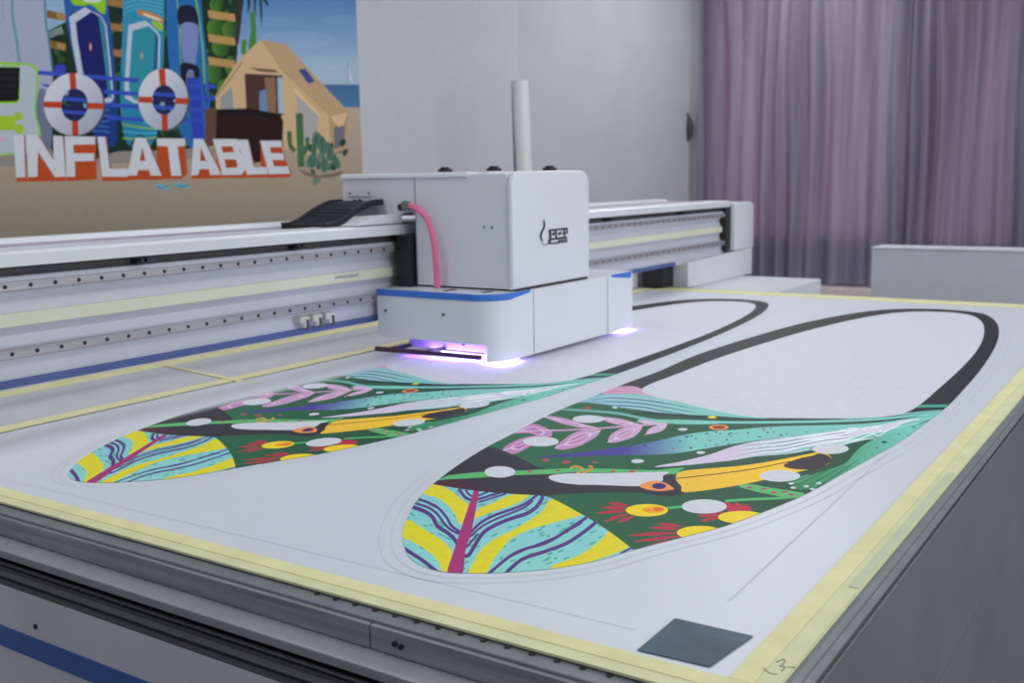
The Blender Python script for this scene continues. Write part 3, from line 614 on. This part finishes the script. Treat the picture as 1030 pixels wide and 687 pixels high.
# white openings
for cen, rx, ry in ((zC([(500, 107)])[0], 16, 3.9), (zC([(265, 218)])[0], 18, 4.9), (zC([(63, 368)])[0], 15.5, 5.8), (zC([(630, 50)])[0], 2.8, 1.1), (zC([(965, 158)])[0], 4.8, 1.4), (zC([(742, 315)])[0], 6.5, 2.0), (zB([(673, 234)])[0], 18.5, 5.2), (zB([(528, 312)])[0], 20.3, 5.9), (zB([(310, 400)])[0], 22.7, 7.2), (zB([(300, 245)])[0], 4.5, 1.5)):
    pr_(ell(*cen, rx, ry, 28), white)
pr_(inner, white)
def toS(p): return Tp(p, ZS)
def right_place(p): q = toS(p); return Wd((q[0], q[1], ZS+.0014))
AX = [-0.04622, 1.55872, -0.01743, -0.0083, -0.00275, -0.05593, 0.00654, 0.00522, 0.00554, -0.00034]
def left_uv(p):
    q = toS(p)[:2]-np.array([4.5, 1.2]); a, b_ = q
    return (4.5+AX[0]+(1+AX[2])*a+AX[3]*b_+AX[6]*a*b_+AX[7]*a*a, 1.2+AX[1]+AX[4]*a+(1+AX[5])*b_+AX[8]*a*b_+AX[9]*a*a)
def left_place(p): q = left_uv(p); return Wd((q[0], q[1], ZS+.0014))
wl = tuple(1.24*lin1(x)**1.17 for x in (212, 214, 222))
def fade(rgb, p):
    u, v = left_uv(p); e = 3.66
    if u > 6.2: e = 4.5
    t = min(1, max(0, (v-e)/.12+.5)); t = t*t*(3-2*t)
    return tuple(rgb[i]*(1-t)+wl[i]*t for i in range(3))
m_print = attr_mat('UV print', .5)
gridx = []
V, Fc, top = subdivide_inks(OUT, PR)
o = ink_mesh('board_print', V, Fc, top, PR, green, right_place, m_print, sheet)
o['label'] = 'finished print of a board with toucan, leaf and flowers, nearest the camera'
# the second copy gets fine cross lines so that its unfinished edge can fade out smoothly
for j in range(18):
    pts = []
    vv = 1.95+j*.028
    for uu in np.linspace(1.9, 7.2, 60):
        d = R.T@(np.array([uu, vv, ZS])-np.array([0, 0, 1.])); pts.append((PC[0]+F*d[0]/-d[2], PC[1]-F*d[1]/-d[2]))
    gridx.append(pts)
V2, Fc2, top2 = subdivide_inks(OUT, PR, gridx)
o = ink_mesh('board_print', V2, Fc2, top2, PR, green, left_place, m_print, sheet, fade)
o['label'] = 'second board print still being printed beside the carriage'
# faint cut contour around each print
def contour(place, k):
    P = [place(p) for p in OUT]; c = sum(P, Vector())/len(P)
    Q = []
    N = len(P)
    for i in range(N):
        t = (P[(i+1) % N]-P[i-1]).normalized(); nn = Vector((t.y, -t.x, 0))
        if (P[i]-c).dot(nn) < 0: nn = -nn
        Q.append((P[i], nn))
    for off in k:
        for i in range(N):
            a, na = Q[i]; b_, nb = Q[(i+1) % N]
            w = [a+na*off, b_+nb*off, b_+nb*(off+.0011), a+na*(off+.0011)]
            w = [((p.x)/S, (p.y)/S, ZS+.0012) for p in w]
            if min(q[1] for q in w) > .7 and max(q[1] for q in w) < 3.62: ln.poly(w)
contour(right_place, (.017, .036)); contour(left_place, (.017, .03))
ln.build('cut_line', m_line, sheet)

# ---- masking tape strips --------------------------------------------
def tape_mat(n, rgb): return mat(n, rgb, .6, noise=.03, nscale=14, bump=.08, bscale=40)
mt1, mt2 = tape_mat('yellow masking tape', (216, 212, 160)), tape_mat('sheer masking tape', (206, 207, 164))
m_pen = mat('pencil grey', (70, 72, 78), .7)
GT = 'yellow masking tape around the sheet'
def tape(label, u0, u1, v0, v1, z, m=mt1, th=.0022):
    o = MB().box(u0, u1, v0, v1, z, z+th).build('masking_tape', m); tag(o, label, 'masking tape', GT); return o
tape('inner strip of yellow tape along the front edge of the white sheet', 1.812, 1.862, .66, 4.02, ZS+.0002)
tape('outer strip of yellow tape along the front edge, next to the dark metal edge', 1.772, 1.813, .64, 4.2, .0002, mt2, .0064)
tr_ = tape('wide yellow tape along the right edge of the sheet, inner layer', 1.864, 8.29, .683, .735, ZS+.0002)
to = tape('outer yellow tape along the right edge with a pencil scribble at the front corner', 1.815, 8.5, .640, .682, -.0035, mt2, ZS+.0060)
tape('short extra piece of sheer tape on the right edge tape', 2.45, 3.6, .642, .664, ZS+.0026, tape_mat('grey sheer tape', (186, 192, 164)))
tape('yellow tape along the far edge of the sheet', 8.3, 8.52, .684, 4.02, ZS+.0002)
tape('yellow tape along the left edge of the sheet, beyond the dark gap line', 1.82, 8.4, 4.061, 4.15, .0022, mt1)
tape('yellow tape at the foot of the gantry, far side of the grey felt', 1.82, 8.4, 4.74, 4.87, .0022, mt1)
# diagonal piece
q = [Tp(p, .006) for p in ((146, 364), (158, 365), (262, 386), (240, 384))]
db = MB(); db.prism([(a[0], a[1]) for a in q], 'z', .005, .0072); tag(db.build('masking_tape', mt1), 'thin yellow tape lying diagonally across the grey felt', 'masking tape', GT)
tag(MB().box(1.82, 8.4, 4.03, 4.046, -.0035, .004).build('gap_strip', m_black), 'thin dark strip between the left edge of the sheet and the tape', 'strip')
# pencil scribble on the tape corner
pen = MB()
for pts in ([(781, 666), (789, 663), (788, 668), (784, 670), (790, 671), (786, 675)], [(792, 671), (800, 671)], [(768, 672), (774, 677), (782, 678)]):
    pen.tube([(*Tp(p, ZS+.003)[:2], ZS+.0026) for p in sm(pts, False, 3)], .0011, 5)
sc_ = pen.build('pencil_mark', m_pen); sc_.parent = to
# blue-grey square patch
q = [Tp(p, ZS) for p in ((641, 655), (714, 672), (758, 641), (679, 623))]
pb = MB().prism([(a[0], a[1]) for a in q], 'z', ZS+.0022, ZS+.0032)
tag(pb.build('vinyl_patch', mat('petrol vinyl', (36, 62, 82), .42, noise=.2, nscale=12, bump=.35, bscale=16)), 'dark petrol blue square patch at the front right corner of the sheet', 'patch')

#==================================================================== GANTRY
m_lav = mat('white beam paint', (184, 186, 198), .35, noise=.012)
m_cream = mat('cream strip', (204, 206, 186), .55, noise=.02)
m_rail = mat('steel rail', (158, 156, 162), .34, .35, noise=.06, stretch=(.5, 10, 10))
m_slot = mat('dark slot', (58, 58, 64), .6)
gan = thing('gantry_beam', 'long white gantry beam with steel rails and cream strip spanning the bed', 'gantry', (5.5, 4.3, -.01))
G0, G1 = 1.0, 9.6
vb = 3.9
bm_ = MB()
bm_.prism([(vb+.02, .205), (vb+.02, .325), (vb+.005, .335), (vb+.005, .36), (vb+.03, .37), (vb+.045, .41), (vb+.03, .44), (vb+.03, .505), (vb+.045, .55), (vb+.03, .585), (vb+.005, .592), (vb+.005, .645), (vb+.07, .655), (vb+.07, .70), (4.6, .70), (4.6, .205)], 'u', G0, G1)
bm_.build('beam_body', m_lav, gan, 25)
MB().box(G0, G1, vb+.02, vb+.06, .655, .69).build('cable_slot', m_slot, gan)
tc_ = MB().prism([(vb-.05, .688), (vb-.05, .735), (vb-.03, .747), (4.08, .747), (4.1, .735), (4.5, .735), (4.52, .762), (4.62, .762), (4.62, .69), (vb+.06, .69)], 'u', G0, G1)
tc_.build('top_cover', m_white, gan)
MB().box(G0, G1, 4.33, 4.49, .735, .74).build('tray_liner', mat('tray liner', (160, 150, 165), .6), gan)  # shading at the back of the tray floor, put in as a darker strip
for z0, z1, x0 in ((.591, .627, 2.957), (.324, .365, 2.962)):
    rl = MB().box(G0, G1, vb-.015, vb+.012, z0, z1, .004)
    rl.box(G0, G1, vb-.02, vb-.012, z1-.006, z1-.001)
    u = x0*vb/5.04-.1073*11
    while u < G1-.05:
        if u > G0+.05: rl.cyl((u, vb-.0155, (z0+z1)/2), 'v', .0085, .004, 10, mi=1)
        u += .10735
    rl.build('linear_rail', [m_rail, m_black], gan)
cr = MB().box(G0, G1, vb+.012, vb+.032, .447, .501, .003).build('cream_strip', m_cream, gan)
mk = MB()
rq = random.Random(4); u = 4.165
while u < 4.355:
    w = rq.uniform(.008, .016); mk.box(u, u+w, vb+.0105, vb+.0125, .472, .472+rq.uniform(.012, .018)); u += w+.004
mk.build('printed_mark', mat('grey print', (150, 154, 160), .6), cr)
MB().box(G0, 8.5, vb+.008, vb+.021, .206, .238).build('blue_film_edge', mat('blue film', (70, 86, 140), .5), gan)
for px in ((143, 263), (300, 250), (612, 223), (686, 213)):
    p = Vp(px, vb-.02); MB().box(p[0]-.03, p[0]+.03, vb-.03, vb+.03, .655, .672, .004).cyl((p[0]-.016, vb-.03, .668), 'v', .01, .03, 10).cyl((p[0]+.016, vb-.03, .668), 'v', .01, .03, 10).build('sensor_clip', m_black, gan)
# three translucent hose clips under the lower rail
m_clear = mat('clear plastic', (190, 190, 186), .25, noise=.02)
for px in (303, 316, 329):
    p = Vp((px, 322), vb)
    k = MB().box(p[0]-.035, p[0]+.035, vb-.03, vb+.03, .268, .305, .008).cyl((p[0], vb-.02, .262), 'z', .014, .03, 10).build('hose_clip', m_clear, gan)
    MB().cyl((p[0]+.012, vb-.034, .262), 'z', .008, .05, 8).cyl((p[0]+.012, vb-.034, .24), 'z', .013, .012, 8).build('hose_barb', mat('dark barb', (80, 80, 84), .5), k)
# right end: black inner plate, rounded white end cap, leg block
MB().box(9.56, 9.74, vb-.02, 4.55, .27, .70).build('end_plate', m_black, gan)
def rrect(a0, a1, z0, z1, r, tl=True, tr=True, n=6):
    p = [(a0, z0), (a1, z0)]
    if tr: p += [(a1-r+r*math.cos(t), z1-r+r*math.sin(t)) for t in [k*math.pi/2/n for k in range(n+1)]]
    else: p.append((a1, z1))
    if tl: p += [(a0+r-r*math.sin(t), z1-r+r*math.cos(t)) for t in [k*math.pi/2/n for k in range(n+1)]]
    else: p.append((a0, z1))
    return p
MB().prism(rrect(9.7, 10.21, .262, .722, .09, tl=False), 'v', vb-.06, 4.66, .008).build('end_cap', m_white, gan, 35)
MB().prism([(8.64, -.004), (10.21, -.004), (10.21, .26), (8.64, .222)], 'v', 3.85, 5.0, .006).build('leg', m_white, gan)
MB().box(8.42, 8.638, 3.99, 4.2, .008, .222, .006).cyl((8.5, 3.986, .18), 'v', .012, .01, 8).cyl((8.57, 3.986, .18), 'v', .012, .01, 8).build('drive_motor', m_black, gan)
MB().box(8.35, 8.45, 4.25, 4.95, .008, .222, .006).build('skirt_plate', m_white, gan)
# left end outside the photo's edge
MB().prism(rrect(.75, 1.05, .222, .735, .09, tr=False), 'v', vb-.06, 4.66, .008).build('end_cap', m_white, gan, 35)
MB().box(.75, 1.52, 3.85, 5.0, FL+.005, .222, .006).build('leg', m_white, gan)

#==================================================================== CABLE CHAIN
ch = thing('cable_chain', 'black plastic cable chain rising from the beam tray into the carriage back', 'cable chain', (4.4, 4.35, .74))
pp = sm([(4.20, .737), (4.27, .742), (4.34, .762), (4.45, .81), (4.56, .846), (4.62, .853), (4.68, .854)], False, 7)
def at_len(s_):
    acc = 0
    for a, b_ in zip(pp, pp[1:]):
        d = math.dist(a, b_)
        if acc+d >= s_: t = (s_-acc)/d; return (a[0]+(b_[0]-a[0])*t, a[1]+(b_[1]-a[1])*t)
        acc += d
    return pp[-1]
tot = sum(math.dist(a, b_) for a, b_ in zip(pp, pp[1:])); n = 11
m_ch = mat('chain plastic', (22, 22, 27), .45, noise=.15)
for k in range(n):
    a, b_ = at_len(tot*k/n), at_len(tot*(k+.9)/n)
    d = np.array(b_)-np.array(a); L = np.linalg.norm(d); d /= L; nn = np.array([-d[1], d[0]])
    q = [tuple(np.array(a)), tuple(np.array(b_)), tuple(np.array(b_)+nn*.024), tuple(np.array(a)+nn*.024)]
    lk = MB().prism(q, 'v', 4.00, 4.31, .004, 1)
    e = [tuple(np.array(a)-d*.012), tuple(np.array(b_)), tuple(np.array(b_)+nn*.034), tuple(np.array(a)-d*.012+nn*.034)]
    lk.prism(e, 'v', 3.985, 4.01, .004, 1); lk.prism(e, 'v', 4.30, 4.325, .004, 1); lk.prism([(x, y-.002) for x, y in e[:2]]+[(e[1][0], e[1][1]+.03), (e[0][0]+.03, e[0][1]+.036)], 'v', 4.15, 4.16, .002, 1)
    lk.build('chain_link', m_ch, ch)

#==================================================================== CARRIAGE
car = thing('print_carriage', 'white print head carriage with rounded cover glowing violet underneath', 'print carriage', (5.2, 3.5, .03))
m_cov = mat('carriage white', (206, 209, 216), .32, noise=.01, nscale=3)
VFc, ZT = 3.095, 1.033
UL = 4.685
MB().prism(rrect(4.672, 5.51, .40, ZT, .085), 'v', VFc, VFc+.035, .014, 3).build('front_cover', m_cov, car, 40)
bd = MB().prism([(VFc+.038, .40), (VFc+.038, ZT-.012), (4.31, ZT-.012), (4.31, .79), (3.765, .79), (3.765, .40)], 'u', UL, 5.50, .006)
body = bd.build('body_cover', m_cov, car)
MB().prism(rrect(4.675, 5.508, ZT-.026, ZT, .024), 'v', VFc+.30, 4.315, .004).build('lid', m_cov, car)
sl = MB().box(UL-.003, UL+.004, 3.757, 3.762, .42, ZT-.035)
sl.build('panel_seam', mat('grey seam', (120, 124, 132), .6), car)
for px in ((352, 194.5), (371, 194), (487, 228), (495, 228.5)):
    p = Up(px, UL); MB().cyl((UL, p[1], p[2]), 'u', .007, .008, 8).build('screw', mat('screw grey', (120, 122, 128), .4, .5), car)
ps = Up((362, 197), UL); MB().box(UL-.003, UL+.005, ps[1]-.09, ps[1]+.09, ps[2]-.008, ps[2]-.003).build('hinge_line', MATS['grey seam'], car)
for u, v in ((4.84, 3.66), (4.85, 3.33), (5.31, 3.25)):
    MB().cyl((u, v, ZT+.011), 'z', .042, .016, 20, .003).cyl((u, v, ZT+.024), 'z', .028, .012, 18, .003).build('cap', m_black, car)
MB().box(4.63, 4.86, 3.772, 3.872, .392, .684, .004).build('bellows_plate', m_black, car)
MB().prism([(4.28, .752), (4.50, .80), (4.683, .80), (4.683, .752)], 'v', 3.86, 3.97, .004).build('rear_bracket', m_white, car)
# base housing
U0, U1, V0, V1 = 4.46, 6.06, 3.07, 3.875
r = .16
def corner(cu, cv, r, a0, a1, n=8): return [(cu+r*math.cos(a0+(a1-a0)*k/n), cv+r*math.sin(a0+(a1-a0)*k/n)) for k in range(n+1)]
pol = corner(U0+r, V0+r, r, math.pi, 1.5*math.pi)+corner(U1-.05, V0+.05, .05, -math.pi/2, 0, 5)+[(U1, V1), (U0, V1)]
bcv = MB().prism(pol, 'z', .125, .39)
pol2 = corner(U0+r, V0+r+.001, r, 1.18*math.pi, 1.5*math.pi)+corner(U1-.05, V0+.051, .05, -math.pi/2, 0, 5)+[(U1, V0+.14), (U0+.1, V0+.14)]
bcv.prism(pol2, 'z', .03, .125).build('base_cover', m_cov, car, 30)
m_uvh = mat('violet housing', (168, 150, 215), .35)  # violet light from the lamps is tinted into this colour
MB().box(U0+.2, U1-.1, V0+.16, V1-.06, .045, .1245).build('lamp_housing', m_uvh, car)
hs = MB()
for k in range(12): hs.box(U0+.19, U0+.2, 3.45+k*.027, 3.463+k*.027, .10, .118)
hs.cyl((U0+.192, 3.42, .085), 'u', .009, .01, 10).cyl((U0+.192, 3.6, .09), 'u', .005, .02, 8)
hs.build('vent_slot', mat('violet dark', (70, 50, 120), .5), car)  # slot colour carries the same violet glow
MB().tube([(4.50, 3.93, .043), (4.535, 3.22, .043)], .015, 12).build('roller_bar', mat('dark bar', (70, 52, 62), .3, .4), car)
for a_, b_ in ((3.55, 3.57), (3.80, 3.82)): MB().box(4.51, U0+.22, a_, b_, .04, .06).build('bar_bracket', m_black, car)
# seams on the front face
for a_ in (4.83, 5.685): MB().box(a_, a_+.005, V0-.0015, V0+.02, .035, .388).build('panel_seam', mat('grey seam', (120, 124, 132), .6), car)
for px in ((388, 312.5), (446, 316.5)):
    p = Up(px, U0); MB().cyl((U0-.001, p[1], p[2]), 'u', .0085, .008, 10).build('screw', mat('dark screw', (70, 74, 84), .4), car)
# black box stands in for the shadow gap between tower and base
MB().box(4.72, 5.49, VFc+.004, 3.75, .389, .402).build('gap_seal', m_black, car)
# blue tape around top edge of the base
tp = [(U0-.003, V1), (U0-.003, V0+r)]+corner(U0+r, V0+r, r+.003, math.pi, 1.5*math.pi, 8)+[(4.80, V0-.003)]
bt = MB()
for i in range(len(tp)-1):
    a, b_ = tp[i], tp[i+1]; w0 = .034 if i < len(tp)-2 else .03; w1 = w0 if i < len(tp)-2 else .012
    bt.poly([(a[0], a[1], .3915), (b_[0], b_[1], .3915), (b_[0], b_[1], .3915-w1), (a[0], a[1], .3915-w0)])
    ia = (a[0]+.02, a[1]+.0) if a[1] > V0+r-.01 else (a[0]+.006, a[1]+.012); ib = (b_[0]+.02, b_[1]) if b_[1] > V0+r-.01 else (b_[0]+.006, b_[1]+.012)
    bt.poly([(a[0], a[1], .3915), (b_[0], b_[1], .3915), (ib[0], ib[1], .3918), (ia[0], ia[1], .3918)])
bt.build('blue_tape', m_blueT, car)
b2 = MB().prism([(5.74, .376), (5.99, .352), (6.01, .3915), (5.74, .3915)], 'v', V0-.003, V0+.002); b2.build('blue_tape', m_blueT, car)
# vents on base top
for q in ((4.57, 4.64, 3.2, 3.24), (4.55, 4.63, 3.44, 3.48)): MB().box(*q, .389, .394).build('top_slot', mat('slot grey', (90, 94, 104), .5), car)
# pink hose and fitting
hp = [Up((410, 207), 4.675), Up((420, 210), 4.635), Up((430, 221), 4.62), Up((436, 240), 4.62), Up((438.5, 262), 4.63), Up((440, 289), 4.64)]
MB().tube([tuple(p) for p in sm(hp, False, 6)], .0175, 12, up=(1, 0, 0)).build('ink_hose', mat('pink hose', (236, 112, 150), .35, noise=.03), car, 60)
MB().cyl((UL-.012, hp[0][1], hp[0][2]), 'u', .026, .045, 14, .003).build('hose_fitting', mat('steel fitting', (130, 130, 134), .35, .6), car)
MB().cyl((UL-.012, hp[0][1]+.038, hp[0][2]-.008), 'u', .02, .04, 12).build('hose_nut', m_black, car)
MB().box(4.63, 4.684, 3.775, 3.81, .80, .81).build('cable_tie', m_black, car)
# logo on front cover
lg = []
zl = lambda p: Z(530, 210, 15.27, p)
lg.append((sm(zl([(252, 165), (272, 190), (284, 240), (276, 300), (250, 350), (232, 400), (232, 450), (250, 505), (225, 500), (205, 460), (198, 400), (215, 350), (245, 290), (256, 230)]), True, 3), (70, 72, 82)))
lg.append((sm(zl([(222, 520), (270, 545), (320, 520), (350, 530), (300, 560), (250, 570)]), True, 3), (150, 154, 164)))
for q in ([(335, 322), (600, 288), (600, 318), (335, 350)], [(335, 350), (375, 345), (380, 470), (350, 480)], [(430, 335), (458, 332), (466, 470), (440, 474)], [(335, 462), (560, 428), (565, 420), (628, 438), (628, 452), (560, 462), (335, 490)], [(375, 395), (425, 365), (425, 380), (380, 410)], [(470, 385), (530, 350), (530, 365), (475, 400)],
          [(540, 370), (600, 360), (600, 378), (545, 390)], [(560, 310), (585, 306), (592, 430), (565, 434)], [(600, 300), (625, 298), (625, 330), (604, 334)], [(330, 485), (372, 480), (365, 545), (320, 545)], [(480, 480), (620, 460), (620, 515), (485, 535)], [(372, 520), (480, 505), (480, 540), (360, 548)]):
    lg.append((zl(q), (46, 48, 58)))
for q in ([(338, 318), (622, 286), (624, 306), (338, 340)], [(338, 330), (372, 326), (376, 470), (345, 474)], [(600, 300), (626, 296), (630, 380), (606, 386)], [(392, 372), (424, 352), (426, 400), (396, 420)], [(488, 366), (528, 340), (530, 388), (492, 410)]): lg.append((zl(q), (46, 48, 58)))
for k in range(5): lg.append((zl([(505+k*24, 480-k*3), (511+k*24, 479-k*3), (511+k*24, 520-k*3), (505+k*24, 521-k*3)]), (140, 142, 152)))
for k in range(4): lg.append((zl([(384+k*24, 524-k*3), (396+k*24, 522-k*3), (396+k*24, 538-k*3), (384+k*24, 540-k*3)]), (150, 150, 158)))
lb = MB()
lgm = [mat('logo ink', (52, 54, 62), .5), mat('logo ink pale', (150, 154, 164), .5)]
for i, (q, c) in enumerate(lg):
    P = [Vp(p, VFc-.0025-.0003*(i > 13)) for p in q]
    f = lb.bm.faces.new([lb.bm.verts.new((p[0], VFc-.0025-.0004*(i > 13), p[2])) for p in P]); f.material_index = 1 if c[0] > 100 else 0
bmesh.ops.recalc_face_normals(lb.bm, faces=lb.bm.faces[:])
lo_ = lb.build('logo', lgm, car); lo_['label'] = 'black logo of a curved feather stroke beside block lettering'
# violet curing lamps: glowing bars low under both ends of the base
m_uv = mat('UV lamp tube', (.4, .2, .9), .3, emit=(.72, .55, 1.0), strength=14)
MB().box(4.62, 4.66, 3.26, 3.66, .024, .034, .003).build('curing_lamp', m_uv, car)
MB().box(4.57, 4.70, 3.085, 3.2, .0225, .029, .002).build('curing_lamp', m_uv, car)
MB().box(5.95, 6.05, 3.10, 3.5, .0225, .029, .002).build('curing_lamp', m_uv, car)

#==================================================================== LOOSE PIECES
bx_ = thing('storage_cabinet', 'long low white cabinet standing beyond the far edge of the bed at right', 'cabinet', (11.2, 1.5, FL))
c0, c1 = Up((877, 247), 11), Up((877, 300), 11)
MB().box(11, 11.4, -.6, c0[1], FL+.01, .222, .008).build('carcass', mat('matt white board', (186, 187, 196), .5, noise=.015), bx_)
MB().box(10.99, 11.41, -.61, c0[1]+.004, .223, .236, .003).build('top_panel', mat('white laminate', (205, 206, 212), .4), bx_)

tb_ = thing('vinyl_roll', 'tall white roll of vinyl with teal inside standing upright behind the carriage', 'vinyl roll', (11.6, 7.5, FL))
bot = Vp((531, 290), 7.5); topp = Vp((522.8, 81), 7.5)
d = Vector(topp)-Vector(bot); base = Vector(bot)+d*((FL+.01-bot[2])/d.z)
MB().tube([tuple(base), tuple(Vector(topp))], .112, 28).build('roll', mat('white vinyl roll', (222, 224, 228), .35, noise=.0), tb_, 50)
lf = Vector((-.54, .84, 0)); tw = Vector((-.84, -.54, 0))
t0, t1 = base+lf*.107+tw*.055, Vector(topp)+lf*.10+tw*.04-Vector((0, 0, .06))
MB().tube([tuple(t0), tuple(t0*.5+t1*.5), tuple(t1)], [.034, .028, .008], 12).build('teal_edge', mat('teal vinyl', (44, 92, 112), .4), tb_)

#==================================================================== LIGHT
def area(name, loc, size, power, rgb=(1, 1, 1), rot=(0, 0, 0)):
    l = bpy.data.lights.new(name, 'AREA'); l.shape = 'RECTANGLE'; l.size, l.size_y = size; l.energy = power; l.color = rgb
    o = bpy.data.objects.new(name, l); C.objects.link(o); o.location = Wd(loc); o.rotation_euler = rot; return o
for i, (u, v) in enumerate(((2, 4.5), (8, 4.5), (14, 4.5), (2, -1.5), (8, -1.5), (14, -1.5))):
    area('ceiling_light', (u, v, CZ-.08), (2.2, .9), 29, (.96, .99, 1))
far = area('ceiling_light', (17, 6.2, CZ-.08), (2.6, 1.2), 45, (.96, .99, 1))  # extra unseen lamp, added to brighten the far wall
under = area('strip_light', (5.0, 4.3, .2), (3.9, .3), 2.1, (1, 1, 1))  # fill lamp added below the beam to brighten the felt
front = area('window_light', (6, -7.6, 2.4), (6.5, 2.2), 150, (.95, .99, 1)); front.rotation_euler = (math.radians(80), 0, 0)  # unseen soft fill added to reach the space under the gantry
uvl = lambda n, loc, size, p: area(n, loc, size, p, (.30, .12, 1))
uvl('uv_light', (4.62, 3.15, .021), (.10, .08), .36)
uvl('uv_light', (4.56, 3.55, .028), (.05, .25), .16)
uvl('uv_light', (5.98, 3.12, .021), (.09, .06), .24)
wd = bpy.data.worlds.new('world'); bpy.context.scene.world = wd; wd.use_nodes = True
wd.node_tree.nodes['Background'].inputs['Color'].default_value = (.86, .9, 1.0, 1); wd.node_tree.nodes['Background'].inputs['Strength'].default_value = .45
vs_ = bpy.context.scene.view_settings; vs_.view_transform = 'Standard'; vs_.look = 'None'; vs_.exposure = -.24; vs_.gamma = 1
